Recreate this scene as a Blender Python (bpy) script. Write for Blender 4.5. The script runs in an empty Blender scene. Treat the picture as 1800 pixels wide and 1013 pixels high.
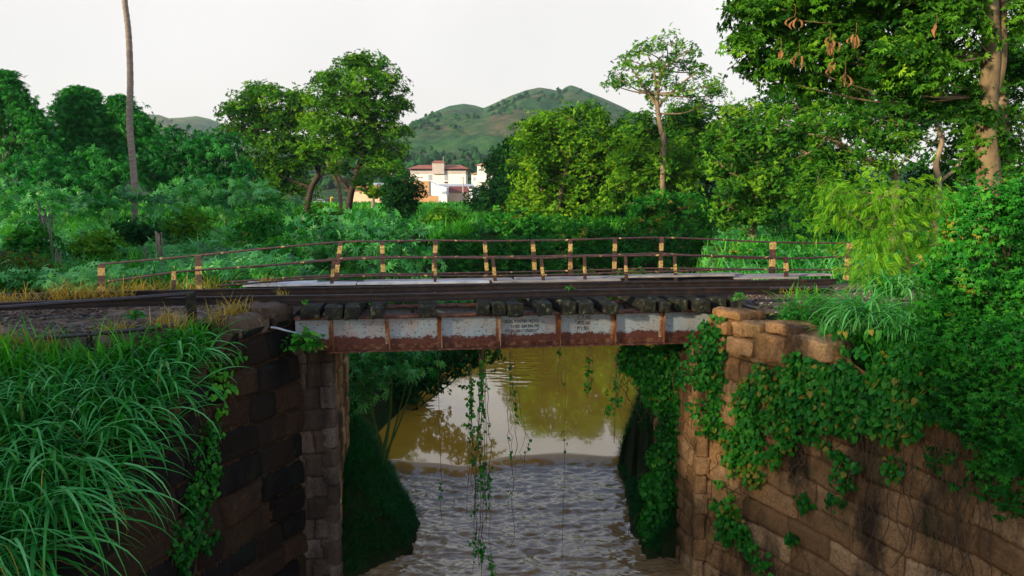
import bpy, math, random
import numpy as np
from mathutils import Vector

# ------------------------------------------------------------------ camera, sky, sun, exposure
S = bpy.context.scene
COL = S.collection
CAMZ = 1.76
TH = math.atan(168.5 / 1200.0)
CT, ST = math.cos(TH), math.sin(TH)
cam_d = bpy.data.cameras.new("camera")
cam_d.sensor_width = 36.0
cam_d.lens = 24.0
cam_d.clip_start = 0.1
cam_d.clip_end = 9000
cam = bpy.data.objects.new("camera", cam_d)
cam.location = (0, 0, CAMZ)
cam.rotation_euler = (math.radians(90) - TH, 0, 0)
COL.objects.link(cam)
S.camera = cam

SUN_ELEV = 15.0
SUN_AZ = -128.0       # degrees clockwise from +Y (view direction): behind the camera on the left
world = bpy.data.worlds.new("World")
S.world = world
world.use_nodes = True
wn = world.node_tree.nodes
wl = world.node_tree.links
wn.clear()
w_out = wn.new("ShaderNodeOutputWorld")
w_bg = wn.new("ShaderNodeBackground")
w_sky = wn.new("ShaderNodeTexSky")
w_sky.sky_type = 'NISHITA'
w_sky.sun_disc = False
w_sky.sun_elevation = math.radians(SUN_ELEV)
w_sky.sun_rotation = math.radians(SUN_AZ)
w_sky.dust_density = 3.0
w_tc = wn.new("ShaderNodeTexCoord")
w_sep = wn.new("ShaderNodeSeparateXYZ")
w_ramp = wn.new("ShaderNodeValToRGB")      # thin high cloud: whitish low down, thinner and bluer overhead
w_ramp.color_ramp.elements[0].position = 0.0
w_ramp.color_ramp.elements[0].color = (1.0, 0.925, 0.86, 1)
w_ramp.color_ramp.elements[1].position = 0.9
w_ramp.color_ramp.elements[1].color = (0.27, 0.49, 0.92, 1)
e = w_ramp.color_ramp.elements.new(0.26)
e.color = (1.0, 0.93, 0.885, 1)
w_noise = wn.new("ShaderNodeTexNoise")
w_noise.inputs['Scale'].default_value = 2.2
w_noise.inputs['Detail'].default_value = 5
w_nm = wn.new("ShaderNodeMapRange")
w_nm.inputs[1].default_value = 0.35
w_nm.inputs[2].default_value = 0.7
w_nm.inputs[3].default_value = 0.93
w_nm.inputs[4].default_value = 1.07
w_mul = wn.new("ShaderNodeVectorMath")
w_mul.operation = 'SCALE'
w_mul2 = wn.new("ShaderNodeMath")
w_mul2.operation = 'MULTIPLY'
w_mul2.inputs[1].default_value = 7.3
w_mix = wn.new("ShaderNodeMix")
w_mix.data_type = 'RGBA'
w_mix.inputs[0].default_value = 0.86
wl.new(w_tc.outputs['Generated'], w_sep.inputs[0])
wl.new(w_sep.outputs['Z'], w_ramp.inputs[0])
wl.new(w_tc.outputs['Generated'], w_noise.inputs['Vector'])
wl.new(w_noise.outputs[0], w_nm.inputs[0])
wl.new(w_nm.outputs[0], w_mul2.inputs[0])
wl.new(w_ramp.outputs[0], w_mul.inputs[0])
wl.new(w_mul2.outputs[0], w_mul.inputs['Scale'])
wl.new(w_sky.outputs[0], w_mix.inputs[6])
wl.new(w_mul.outputs[0], w_mix.inputs[7])
wl.new(w_mix.outputs[2], w_bg.inputs[0])
w_bg.inputs[1].default_value = 0.10
wl.new(w_bg.outputs[0], w_out.inputs[0])

sun_d = bpy.data.lights.new("sun", 'SUN')
sun_d.energy = 5.0
sun_d.angle = math.radians(3)
sun_d.color = (1.0, 0.80, 0.52)
sun = bpy.data.objects.new("sun", sun_d)
az, el = math.radians(SUN_AZ), math.radians(SUN_ELEV)
to_sun = Vector((math.sin(az) * math.cos(el), math.cos(az) * math.cos(el), math.sin(el)))
sun.rotation_euler = to_sun.to_track_quat('Z', 'Y').to_euler()
sun.location = (-30, -30, 30)
COL.objects.link(sun)

S.view_settings.view_transform = 'Standard'
S.view_settings.look = 'None'
S.view_settings.gamma = 1
S.view_settings.exposure = 0.68
S.cycles.max_bounces = 6
S.cycles.diffuse_bounces = 2
S.cycles.glossy_bounces = 3
S.cycles.transmission_bounces = 3
S.cycles.use_denoising = True

rng = np.random.default_rng(7)
random.seed(7)

# ------------------------------------------------------------------ picture -> world helpers
def slope(py):
    yc = (506.5 - py) / 1200.0
    return (-ST + yc * CT) / (CT + yc * ST)

def P(px, py, Y):
    """world point at horizontal distance Y seen at photo pixel px, py"""
    yc = (506.5 - py) / 1200.0
    dy, dz, dx = CT + yc * ST, -ST + yc * CT, (px - 900) / 1200.0
    k = Y / dy
    return np.array([dx * k, Y, CAMZ + dz * k])

def PZ(px, py, z):
    yc = (506.5 - py) / 1200.0
    dy, dz, dx = CT + yc * ST, -ST + yc * CT, (px - 900) / 1200.0
    k = (z - CAMZ) / dz
    return np.array([dx * k, dy * k, z])

AN = math.radians(6.9)
CA, SA = math.cos(AN), math.sin(AN)
D0 = 12.1
def BR(u, v, z):
    return np.array([u * CA - v * SA, D0 + u * SA + v * CA, z])
def U(px, v, z=0.0):
    K = (px - 900) / 1200.0
    A = CT * (D0 + v * CA) + ST * (CAMZ - z)
    return (K * A + v * SA) / (CA - K * CT * SA)
def ZB(py, u, v):
    return CAMZ + slope(py) * (D0 + u * SA + v * CA)

WATER = -5.24

# ------------------------------------------------------------------ noise
def _h(ix, iy, iz, seed):
    n = (ix * 374761393 + iy * 668265263 + iz * 2147483647 + seed * 974634777) & 0xFFFFFFFF
    n = ((n ^ (n >> 13)) * 1274126177) & 0xFFFFFFFF
    n = n ^ (n >> 16)
    return (n & 0xFFFF) / 65535.0

def vnoise(p, f=1.0, seed=0):
    q = np.asarray(p, float) * f
    i = np.floor(q).astype(np.int64)
    t = q - i
    t = t * t * (3 - 2 * t)
    r = 0
    for a in (0, 1):
        for b in (0, 1):
            for c in (0, 1):
                w = (t[..., 0] if a else 1 - t[..., 0]) * (t[..., 1] if b else 1 - t[..., 1]) * (t[..., 2] if c else 1 - t[..., 2])
                r = r + w * _h(i[..., 0] + a, i[..., 1] + b, i[..., 2] + c, seed)
    return r

def fbm(p, f=1.0, o=4, seed=0):
    r, a, s = 0, 1.0, 0
    for k in range(o):
        r = r + a * vnoise(p, f * 2 ** k, seed + k)
        s += a
        a *= 0.5
    return r / s * 2 - 1

def n2(x, y, f, o=4, seed=0):
    x, y = np.broadcast_arrays(np.asarray(x, float), np.asarray(y, float))
    return fbm(np.stack([x, y, np.zeros_like(x)], -1), f, o, seed)

def sstep(a, b, x):
    t = np.clip((np.asarray(x, float) - a) / (b - a), 0, 1)
    return t * t * (3 - 2 * t)

def norm(v):
    return v / np.maximum(np.linalg.norm(v, axis=-1, keepdims=True), 1e-9)

# ------------------------------------------------------------------ materials
def newmat(name):
    m = bpy.data.materials.new(name)
    m.use_nodes = True
    nt = m.node_tree
    nt.nodes.clear()
    out = nt.nodes.new("ShaderNodeOutputMaterial")
    b = nt.nodes.new("ShaderNodeBsdfPrincipled")
    nt.links.new(b.outputs[0], out.inputs[0])
    return m, nt, b, out

def c4(c):
    return (c[0], c[1], c[2], 1)

def ramp(nt, stops, inp=None):
    r = nt.nodes.new("ShaderNodeValToRGB")
    els = r.color_ramp.elements
    while len(els) < len(stops):
        els.new(0.5)
    for el_, (p, c) in zip(els, stops):
        el_.position = p
        el_.color = c4(c) if not isinstance(c, float) else (c, c, c, 1)
    if inp is not None:
        nt.links.new(inp, r.inputs[0])
    return r.outputs[0]

def noise(nt, scale, detail=5, vec=None, rough=0.6, dist=0.0):
    n = nt.nodes.new("ShaderNodeTexNoise")
    n.inputs['Scale'].default_value = scale
    n.inputs['Detail'].default_value = detail
    n.inputs['Roughness'].default_value = rough
    n.inputs['Distortion'].default_value = dist
    if vec is not None:
        nt.links.new(vec, n.inputs['Vector'])
    return n.outputs[0]

def tco(nt, scale=None):
    t = nt.nodes.new("ShaderNodeTexCoord").outputs['Object']
    if scale is not None:
        mp = nt.nodes.new("ShaderNodeMapping")
        mp.inputs['Scale'].default_value = scale
        nt.links.new(t, mp.inputs[0])
        t = mp.outputs[0]
    return t

def mixc(nt, f, a, b):
    m = nt.nodes.new("ShaderNodeMix")
    m.data_type = 'RGBA'
    for sock, v in ((0, f), (6, a), (7, b)):
        if isinstance(v, (float, int)):
            m.inputs[sock].default_value = v
        elif isinstance(v, (tuple, list)):
            m.inputs[sock].default_value = c4(v)
        else:
            nt.links.new(v, m.inputs[sock])
    return m.outputs[2]

def mth(nt, op, a, b=0.0, clamp=False):
    m = nt.nodes.new("ShaderNodeMath")
    m.operation = op
    m.use_clamp = clamp
    for k, v in ((0, a), (1, b)):
        if isinstance(v, (float, int)):
            m.inputs[k].default_value = v
        else:
            nt.links.new(v, m.inputs[k])
    return m.outputs[0]

def bump(nt, b, h, strength=0.4, dist=0.02):
    n = nt.nodes.new("ShaderNodeBump")
    n.inputs['Strength'].default_value = strength
    n.inputs['Distance'].default_value = dist
    nt.links.new(h, n.inputs['Height'])
    nt.links.new(n.outputs[0], b.inputs['Normal'])

def leaf_mat(name, dark, mid, light, rough=0.5, trans=0.35, spec=0.10, old=None):
    m, nt, b, out = newmat(name)
    at = nt.nodes.new("ShaderNodeAttribute")
    at.attribute_name = "tint"
    col = ramp(nt, [(0.0, dark), (0.5, mid), (1.0, light)] if old is None else [(0.0, dark), (0.5, mid), (0.97, light), (1.0, old)], at.outputs['Fac'])
    nt.links.new(col, b.inputs['Base Color'])
    b.inputs['Roughness'].default_value = rough
    b.inputs['Specular IOR Level'].default_value = spec
    tr = nt.nodes.new("ShaderNodeBsdfTranslucent")
    hs = nt.nodes.new("ShaderNodeHueSaturation")
    hs.inputs['Hue'].default_value = 0.485
    hs.inputs['Saturation'].default_value = 1.1
    hs.inputs['Value'].default_value = 1.3
    nt.links.new(col, hs.inputs['Color'])
    nt.links.new(hs.outputs[0], tr.inputs[0])
    mx = nt.nodes.new("ShaderNodeMixShader")
    mx.inputs[0].default_value = trans
    nt.links.new(b.outputs[0], mx.inputs[1])
    nt.links.new(tr.outputs[0], mx.inputs[2])
    nt.links.new(mx.outputs[0], out.inputs[0])
    return m

def noise_mat(name, stops, scale, rough=0.9, bstr=0.5, bdist=0.02, detail=8, stretch=None, spec=0.3, dist=0.0):
    m, nt, b, out = newmat(name)
    v = tco(nt, stretch)
    n = noise(nt, scale, detail, v, 0.65, dist)
    nt.links.new(ramp(nt, stops, n), b.inputs['Base Color'])
    b.inputs['Roughness'].default_value = rough
    b.inputs['Specular IOR Level'].default_value = spec
    bump(nt, b, n, bstr, bdist)
    return m

M = {}
# foliage kinds (dark / middle / pale leaf)
M['leaf_bamboo'] = leaf_mat('bamboo_leaf', (0.0040, 0.0500, 0.0100), (0.0145, 0.1668, 0.0261), (0.0508, 0.2900, 0.0435))
M['leaf_tree'] = leaf_mat('tree_leaf', (0.0050, 0.0450, 0.0050), (0.0493, 0.2102, 0.0130), (0.2175, 0.4640, 0.0261))
M['leaf_yellow'] = leaf_mat('yellow_green_leaf', (0.0100, 0.0650, 0.0050), (0.0870, 0.2755, 0.0145), (0.3045, 0.5220, 0.0290))
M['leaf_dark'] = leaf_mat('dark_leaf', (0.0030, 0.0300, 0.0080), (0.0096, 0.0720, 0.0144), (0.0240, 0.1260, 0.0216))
M['leaf_mid'] = leaf_mat('mid_leaf', (0.0040, 0.0420, 0.0070), (0.0450, 0.2000, 0.0130), (0.1900, 0.4000, 0.0250))
M['leaf_teal'] = leaf_mat('blue_green_leaf', (0.0040, 0.0700, 0.0200), (0.0300, 0.2500, 0.0400), (0.1500, 0.5000, 0.1200), 0.45, 0.3, 0.32)
M['leaf_feather'] = leaf_mat('feather_leaf', (0.0200, 0.1200, 0.0080), (0.1087, 0.3407, 0.0174), (0.2900, 0.5510, 0.0290), 0.55, 0.4)
M['leaf_vine'] = leaf_mat('vine_leaf', (0.0040, 0.0750, 0.0060), (0.0161, 0.1898, 0.0138), (0.0690, 0.3335, 0.0230), 0.45, 0.3, 0.22, (0.30, 0.26, 0.03))
M['leaf_bright'] = leaf_mat('bright_leaf', (0.0150, 0.1600, 0.0120), (0.0550, 0.3190, 0.0220), (0.1540, 0.4840, 0.0330), 0.42, 0.35)
M['blade_green'] = leaf_mat('long_grass_blade', (0.0030, 0.0600, 0.0120), (0.0300, 0.3000, 0.0330), (0.2200, 0.6000, 0.1900), 0.45, 0.3, 0.32)
M['blade_field'] = leaf_mat('field_grass_blade', (0.0080, 0.1000, 0.0140), (0.0420, 0.3000, 0.0240), (0.1500, 0.5300, 0.0500), 0.5, 0.35)
M['blade_dry'] = leaf_mat('dry_grass_blade', (0.1000, 0.1400, 0.0150), (0.3960, 0.2970, 0.0495), (0.6820, 0.4620, 0.1100), 0.7, 0.3)
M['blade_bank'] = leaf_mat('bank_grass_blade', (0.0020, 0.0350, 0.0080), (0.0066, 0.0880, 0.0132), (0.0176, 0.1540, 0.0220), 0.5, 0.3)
M['stem'] = noise_mat('vine_stem', [(0.3, (0.045, 0.03, 0.018)), (0.7, (0.16, 0.11, 0.06))], 30)
M['green_stem'] = noise_mat('green_stem', [(0.3, (0.03, 0.08, 0.015)), (0.7, (0.08, 0.16, 0.03))], 30)
M['bark_pale'] = noise_mat('pale_bark', [(0.25, (0.06, 0.045, 0.03)), (0.5, (0.18, 0.135, 0.09)), (0.75, (0.33, 0.26, 0.18))], 5, stretch=(1, 1, .35), bdist=.03)
M['bark_big'] = noise_mat('lichened_bark', [(0.25, (0.035, 0.025, 0.016)), (0.5, (0.13, 0.095, 0.05)), (0.75, (0.24, 0.18, 0.10))], 4, stretch=(1, 1, .5), bdist=.04)
M['bark_dark'] = noise_mat('dark_bark', [(0.3, (0.018, 0.014, 0.012)), (0.7, (0.075, 0.055, 0.04))], 6, stretch=(1, 1, .35), bdist=.03)
M['bark_palm'] = noise_mat('palm_bark', [(0.3, (0.14, 0.115, 0.10)), (0.55, (0.27, 0.225, 0.195)), (0.75, (0.40, 0.34, 0.30))], 7, stretch=(.6, .6, 3.0), bdist=.03)
M['dead_wood'] = noise_mat('dead_wood', [(0.35, (0.05, 0.045, 0.04)), (0.65, (0.26, 0.23, 0.20))], 8, stretch=(3, 3, .5))
M['pod'] = noise_mat('dry_pod', [(0.3, (0.09, 0.04, 0.015)), (0.7, (0.30, 0.15, 0.055))], 14)

# metal
def rust_mat():
    m, nt, b, out = newmat('rusty_rail_steel')
    v = tco(nt)
    n = noise(nt, 7, 9, v, .7)
    n2_ = noise(nt, 1.3, 4, v)
    c = ramp(nt, [(0.35, (0.006, 0.005, 0.007)), (0.52, (0.016, 0.010, 0.010)), (0.66, (0.05, 0.024, 0.018)), (0.85, (0.14, 0.07, 0.045))], n)
    c = mixc(nt, ramp(nt, [(0.45, 0.0), (0.7, 0.6)], n2_), c, (0.012, 0.011, 0.014))
    nt.links.new(c, b.inputs['Base Color'])
    b.inputs['Roughness'].default_value = 0.62
    b.inputs['Metallic'].default_value = 0.25
    bump(nt, b, n, 0.5, 0.006)
    return m
M['rail'] = rust_mat()

def hazard_mat(name, axis, freq, cover, phase=0.0):
    m, nt, b, out = newmat(name)
    v = tco(nt)
    sp = nt.nodes.new("ShaderNodeSeparateXYZ")
    nt.links.new(v, sp.inputs[0])
    w = mth(nt, 'FRACT', mth(nt, 'ADD', mth(nt, 'MULTIPLY', sp.outputs[axis], freq), phase))
    n = noise(nt, 9, 7, v, .7)
    n2_ = noise(nt, 30, 6, v, .7)
    band = mth(nt, 'LESS_THAN', mth(nt, 'ADD', w, mth(nt, 'MULTIPLY', mth(nt, 'SUBTRACT', n, 0.5), 0.35)), cover)
    wear = mth(nt, 'GREATER_THAN', n2_, 0.47)
    f = mth(nt, 'MULTIPLY', band, mth(nt, 'ADD', mth(nt, 'MULTIPLY', wear, 0.5), 0.5))
    dark = ramp(nt, [(0.35, (0.012, 0.010, 0.012)), (0.55, (0.05, 0.022, 0.018)), (0.75, (0.17, 0.06, 0.03))], n)
    yel = ramp(nt, [(0.3, (0.14, 0.055, 0.02)), (0.5, (0.38, 0.26, 0.08)), (0.75, (0.56, 0.45, 0.23))], n2_)
    nt.links.new(mixc(nt, f, dark, yel), b.inputs['Base Color'])
    b.inputs['Roughness'].default_value = 0.6
    bump(nt, b, n2_, 0.4, 0.004)
    return m
M['post_paint'] = hazard_mat('worn_black_yellow_post_paint', 2, 2.6, 0.42, 0.2)
M['pipe_paint'] = hazard_mat('worn_black_yellow_pipe_paint', 0, 0.85, 0.03)

def web_mat():
    """white paint flaking from a riveted web, rust creeping up from the bottom flange"""
    m, nt, b, out = newmat('flaking_white_paint')
    v = tco(nt)
    sp = nt.nodes.new("ShaderNodeSeparateXYZ")
    nt.links.new(v, sp.inputs[0])
    n = noise(nt, 2.6, 8, v, .7)
    nf = noise(nt, 16, 8, tco(nt, (1, 1, 1.6)), .75)
    nb = noise(nt, 48, 5, v, .7)
    # z runs 0 (bottom) .. 0.6 (top)
    t = mth(nt, 'ADD', sp.outputs[2], mth(nt, 'MULTIPLY', mth(nt, 'SUBTRACT', n, 0.5), -0.30))
    t = mth(nt, 'ADD', t, mth(nt, 'MULTIPLY', mth(nt, 'SUBTRACT', nf, 0.5), 0.28))
    rust_f = ramp(nt, [(0.205, 1.0), (0.225, 0.0)], t)
    flake = ramp(nt, [(0.575, 0.0), (0.60, 1.0)], nf)
    stain = ramp(nt, [(0.45, 0.0), (0.7, 0.8)], n)
    white = ramp(nt, [(0.3, (0.26, 0.34, 0.39)), (0.7, (0.44, 0.52, 0.56))], nb)
    white = mixc(nt, stain, white, (0.42, 0.30, 0.26))
    rust = ramp(nt, [(0.25, (0.018, 0.008, 0.008)), (0.45, (0.095, 0.025, 0.015)), (0.6, (0.14, 0.042, 0.022)), (0.8, (0.30, 0.17, 0.09))], nf)
    c = mixc(nt, flake, white, (0.07, 0.045, 0.04))
    c = mixc(nt, rust_f, c, rust)
    nt.links.new(c, b.inputs['Base Color'])
    b.inputs['Roughness'].default_value = 0.7
    bump(nt, b, mth(nt, 'ADD', rust_f, nf), 0.35, 0.006)
    return m
M['web'] = web_mat()
M['stiffener'] = noise_mat('rust_streaked_stiffener', [(0.3, (0.08, 0.028, 0.016)), (0.48, (0.26, 0.105, 0.04)), (0.62, (0.50, 0.40, 0.32)), (0.8, (0.55, 0.60, 0.60))], 7, stretch=(1, 1, .3))
M['flange'] = noise_mat('rusted_flange', [(0.3, (0.03, 0.012, 0.01)), (0.5, (0.13, 0.045, 0.025)), (0.72, (0.30, 0.17, 0.10)), (0.8, (0.5, 0.45, 0.36))], 9)
def letter_mat():
    m, nt, b, out = newmat('worn_black_stencil_paint')
    n = noise(nt, 38, 6, tco(nt), .7)
    nt.links.new(ramp(nt, [(0.40, (0.018, 0.014, 0.02)), (0.55, (0.05, 0.03, 0.035)), (0.66, (0.36, 0.38, 0.40))], n), b.inputs['Base Color'])
    b.inputs['Roughness'].default_value = 0.8
    return m
M['letter'] = letter_mat()
M['sleeper'] = noise_mat('weathered_sleeper', [(0.3, (0.008, 0.012, 0.012)), (0.5, (0.014, 0.014, 0.012)), (0.60, (0.040, 0.045, 0.018)), (0.72, (0.24, 0.26, 0.20))], 13, stretch=(1, .4, .8))
M['plank'] = noise_mat('weathered_plank', [(0.3, (0.10, 0.085, 0.08)), (0.6, (0.30, 0.29, 0.30)), (0.85, (0.46, 0.46, 0.48))], 6, stretch=(.3, 4, 4))
M['plate'] = noise_mat('pale_plate', [(0.3, (0.28, 0.30, 0.34)), (0.6, (0.5, 0.53, 0.58)), (0.85, (0.62, 0.64, 0.68))], 4)
M['pipe_black'] = noise_mat('black_pipe', [(0.3, (0.008, 0.008, 0.012)), (0.6, (0.03, 0.018, 0.02)), (0.8, (0.10, 0.05, 0.035))], 9, rough=.45, spec=.5)
M['dirt'] = noise_mat('track_dirt', [(0.33, (0.030, 0.020, 0.016)), (0.5, (0.11, 0.070, 0.050)), (0.66, (0.24, 0.175, 0.135))], 3.5, bdist=.04)

def stone_mat(name, cols, dark, mossy=0.0):
    m, nt, b, out = newmat(name)
    v = tco(nt)
    at = nt.nodes.new("ShaderNodeAttribute")
    at.attribute_name = "tint"
    blk = ramp(nt, [(0.0, cols[0]), (0.5, cols[1]), (1.0, cols[2])], at.outputs['Fac'])
    n = noise(nt, 3.0, 9, v, .68)
    nf = noise(nt, 22, 8, v, .7)
    st = noise(nt, 1.3, 6, tco(nt, (1, 1, .35)), .65)
    c = mixc(nt, ramp(nt, [(0.35, 0.65), (0.62, 0.0)], nf), blk, tuple(x * .30 for x in cols[1]))
    c = mixc(nt, ramp(nt, [(0.44, 0.0), (0.60, dark)], st), c, (0.020, 0.014, 0.011))
    c = mixc(nt, ramp(nt, [(0.66, 0.0), (0.78, 0.5)], n), c, tuple(min(.8, x * 1.9 + .05) for x in cols[2]))
    if mossy:
        c = mixc(nt, ramp(nt, [(0.50, 0.0), (0.66, mossy)], noise(nt, 1.7, 6, v)), c, (0.015, 0.045, 0.015))
    nt.links.new(c, b.inputs['Base Color'])
    b.inputs['Roughness'].default_value = 0.92
    b.inputs['Specular IOR Level'].default_value = 0.2
    bump(nt, b, mth(nt, 'ADD', n, nf), 0.7, 0.025)
    return m
M['stone_brown'] = stone_mat('brown_stone', [(0.22, 0.115, 0.05), (0.48, 0.255, 0.105), (0.66, 0.41, 0.21)], 0.9, .45)
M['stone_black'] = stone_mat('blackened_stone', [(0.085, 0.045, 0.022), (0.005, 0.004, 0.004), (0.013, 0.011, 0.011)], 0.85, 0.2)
M['stone_grey'] = stone_mat('grey_quoin_stone', [(0.05, 0.035, 0.025), (0.13, 0.09, 0.065), (0.27, 0.22, 0.18)], 0.8)
M['coping'] = stone_mat('orange_coping', [(0.08, 0.045, 0.03), (0.17, 0.085, 0.05), (0.22, 0.13, 0.08)], 0.5)

M['ballast'] = stone_mat('ballast_stone', [(0.05, 0.038, 0.032), (0.14, 0.11, 0.09), (0.34, 0.30, 0.27)], .3)
def ground_mat():
    m, nt, b, out = newmat('earth_and_leaf_litter')
    v = tco(nt)
    n = noise(nt, 0.8, 8, v, .65)
    nf = noise(nt, 14, 8, v, .7)
    c = ramp(nt, [(0.3, (0.012, 0.012, 0.006)), (0.5, (0.022, 0.040, 0.010)), (0.7, (0.045, 0.075, 0.018))], n)
    c = mixc(nt, ramp(nt, [(0.4, 0.5), (0.65, 0.0)], nf), c, (0.012, 0.010, 0.006))
    nt.links.new(c, b.inputs['Base Color'])
    b.inputs['Roughness'].default_value = 1.0
    b.inputs['Specular IOR Level'].default_value = 0.1
    bump(nt, b, nf, 0.8, 0.05)
    return m
M['ground'] = ground_mat()

def hill_mat(name, grass, brown, dark, sc):
    m, nt, b, out = newmat(name)
    v = tco(nt)
    n = noise(nt, 0.006 * sc, 9, v, .62, .6)
    nf = noise(nt, 0.05 * sc, 8, v, .7)
    sp = nt.nodes.new("ShaderNodeSeparateXYZ")
    nt.links.new(v, sp.inputs[0])
    c = mixc(nt, ramp(nt, [(0.48, 0.0), (0.64, 1.0)], n), grass, brown)
    c = mixc(nt, ramp(nt, [(0.42, 0.0), (0.58, 0.75)], nf), c, dark)
    c = mixc(nt, ramp(nt, [(0.68, 0.0), (0.73, 0.8)], noise(nt, 0.022 * sc, 6, v, .7)), c, tuple(x * 1.7 for x in brown))
    nt.links.new(c, b.inputs['Base Color'])
    b.inputs['Roughness'].default_value = 1.0
    b.inputs['Specular IOR Level'].default_value = 0.05
    bump(nt, b, nf, 1.0, 6.0)
    return m
M['mountain'] = hill_mat('grassy_mountain', (0.050, 0.135, 0.036), (0.120, 0.095, 0.055), (0.012, 0.055, 0.024), 1.0)
M['far_hill'] = hill_mat('sunlit_grassy_hill', (0.10, 0.16, 0.035), (0.26, 0.17, 0.07), (0.035, 0.075, 0.025), 1.0)

def water_mat():
    m, nt, b, out = newmat('muddy_river_water')
    v = tco(nt)
    n = noise(nt, 0.5, 6, v, .6)
    fr = nt.nodes.new("ShaderNodeAttribute")
    fr.attribute_name = "tint"       # 0 = still silty pool, 1 = churned water over the sill
    still = ramp(nt, [(0.3, (0.42, 0.190, 0.016)), (0.7, (0.54, 0.265, 0.028))], n)
    churn = ramp(nt, [(0.3, (0.20, 0.110, 0.036)), (0.6, (0.28, 0.175, 0.085))], noise(nt, 3, 7, v))
    nt.links.new(mixc(nt, fr.outputs['Fac'], still, churn), b.inputs['Base Color'])
    b.inputs['Roughness'].default_value = 0.04
    b.inputs['IOR'].default_value = 1.33
    b.inputs['Specular IOR Level'].default_value = 0.5
    b.inputs['Coat Weight'].default_value = 1.0
    b.inputs['Coat Roughness'].default_value = 0.02
    b.inputs['Coat IOR'].default_value = 1.55
    bump(nt, b, noise(nt, 7, 5, tco(nt, (1, 2.2, 1))), 0.05, 0.02)
    return m
M['water'] = water_mat()

def flat(name, c, rough=.8, scale=6, var=.15):
    return noise_mat(name, [(0.3, tuple(x * (1 - var) for x in c)), (0.7, tuple(min(1, x * (1 + var)) for x in c))], scale, rough=rough, bstr=.15)
M['wall_white'] = flat('white_render_wall', (0.78, 0.74, 0.70), scale=.5, var=.08)
M['wall_grey'] = flat('grey_render_wall', (0.42, 0.38, 0.36), scale=.5)
M['wall_tan'] = flat('tan_render_wall', (0.46, 0.27, 0.13), scale=.6)
M['wall_blue'] = flat('bluish_white_wall', (0.66, 0.72, 0.78), scale=.5, var=.06)
M['wall_cream'] = flat('cream_wall', (0.70, 0.50, 0.34), scale=.5)
M['roof_red'] = noise_mat('clay_tile_roof', [(0.3, (0.20, 0.07, 0.045)), (0.7, (0.36, 0.14, 0.09))], 1.2, stretch=(2, .6, 1))
M['roof_dark'] = noise_mat('dark_tile_roof', [(0.3, (0.11, 0.03, 0.025)), (0.7, (0.20, 0.06, 0.05))], 1.2)
M['roof_sheet'] = flat('grey_sheet_roof', (0.36, 0.40, 0.45), scale=.6)
M['window'] = flat('dark_window_glass', (0.05, 0.055, 0.06), rough=.2)
M['window_blue'] = flat('grey_shutter', (0.32, 0.36, 0.42))
M['trim'] = flat('orange_trim', (0.52, 0.26, 0.14))
M['car_white'] = flat('white_car_paint', (0.65, 0.70, 0.78), rough=.3)
M['tyre'] = flat('tyre_rubber', (0.02, 0.02, 0.02))
M['yellow'] = flat('yellow_paint', (0.75, 0.42, 0.03))
M['concrete_pole'] = flat('concrete_pole', (0.35, 0.32, 0.30))

# ------------------------------------------------------------------ mesh builder
class MB:
    def __init__(s):
        s.v = []; s.f = []; s.t = []; s.n = 0
    def add(s, V, F, tint=0.5):
        V = np.asarray(V, float).reshape(-1, 3)
        F = np.asarray(F, np.int64)
        s.v.append(V)
        s.f.append(F + s.n)
        s.t.append(np.broadcast_to(np.asarray(tint, float), (len(F),)).copy())
        s.n += len(V)
    def build(s, name, mat, parent=None, smooth=False, origin=None):
        V = np.concatenate(s.v)
        o = np.zeros(3)
        if parent is not None:
            o = world_loc(parent)
        elif origin is not None:
            o = np.asarray(origin, float)
        V = V - o
        me = bpy.data.meshes.new(name)
        me.vertices.add(len(V))
        me.vertices.foreach_set('co', V.astype(np.float32).ravel())
        sizes = np.concatenate([np.full(len(f), f.shape[1]) for f in s.f])
        loops = np.concatenate([f.ravel() for f in s.f])
        starts = np.concatenate([[0], np.cumsum(sizes)[:-1]])
        me.loops.add(len(loops))
        me.loops.foreach_set('vertex_index', loops.astype(np.int32))
        me.polygons.add(len(sizes))
        me.polygons.foreach_set('loop_start', starts.astype(np.int32))
        me.update(calc_edges=True)
        a = me.attributes.new('tint', 'FLOAT', 'FACE')
        a.data.foreach_set('value', np.clip(np.concatenate(s.t), 0, 1).astype(np.float32))
        me.polygons.foreach_set('use_smooth', np.full(len(sizes), bool(smooth)))
        me.materials.append(mat)
        me.validate()
        ob = bpy.data.objects.new(name, me)
        COL.objects.link(ob)
        if parent is not None:
            ob.parent = parent
        elif origin is not None:
            ob.location = tuple(o)
        return ob

def world_loc(o):
    p = np.zeros(3)
    while o is not None:
        p = p + np.array(o.location)
        o = o.parent
    return p

def tag(o, label=None, cat=None, group=None, kind=None):
    if label: o['label'] = label
    if cat: o['category'] = cat
    if group: o['group'] = group
    if kind: o['kind'] = kind
    return o

def thing(name, loc, label, cat, group=None):
    o = bpy.data.objects.new(name, None)
    o.empty_display_size = 0.2
    o.location = tuple(float(x) for x in loc)
    COL.objects.link(o)
    return tag(o, label, cat, group)

def copy_tree(o, parent=None, loc=None, rz=None, sc=None):
    c = o.copy()
    COL.objects.link(c)
    c.parent = parent
    if loc is not None: c.location = tuple(loc)
    if rz is not None: c.rotation_euler = (0, 0, rz)
    if sc is not None: c.scale = (sc, sc, sc)
    for ch in list(o.children):
        copy_tree(ch, c)
    return c

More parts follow.
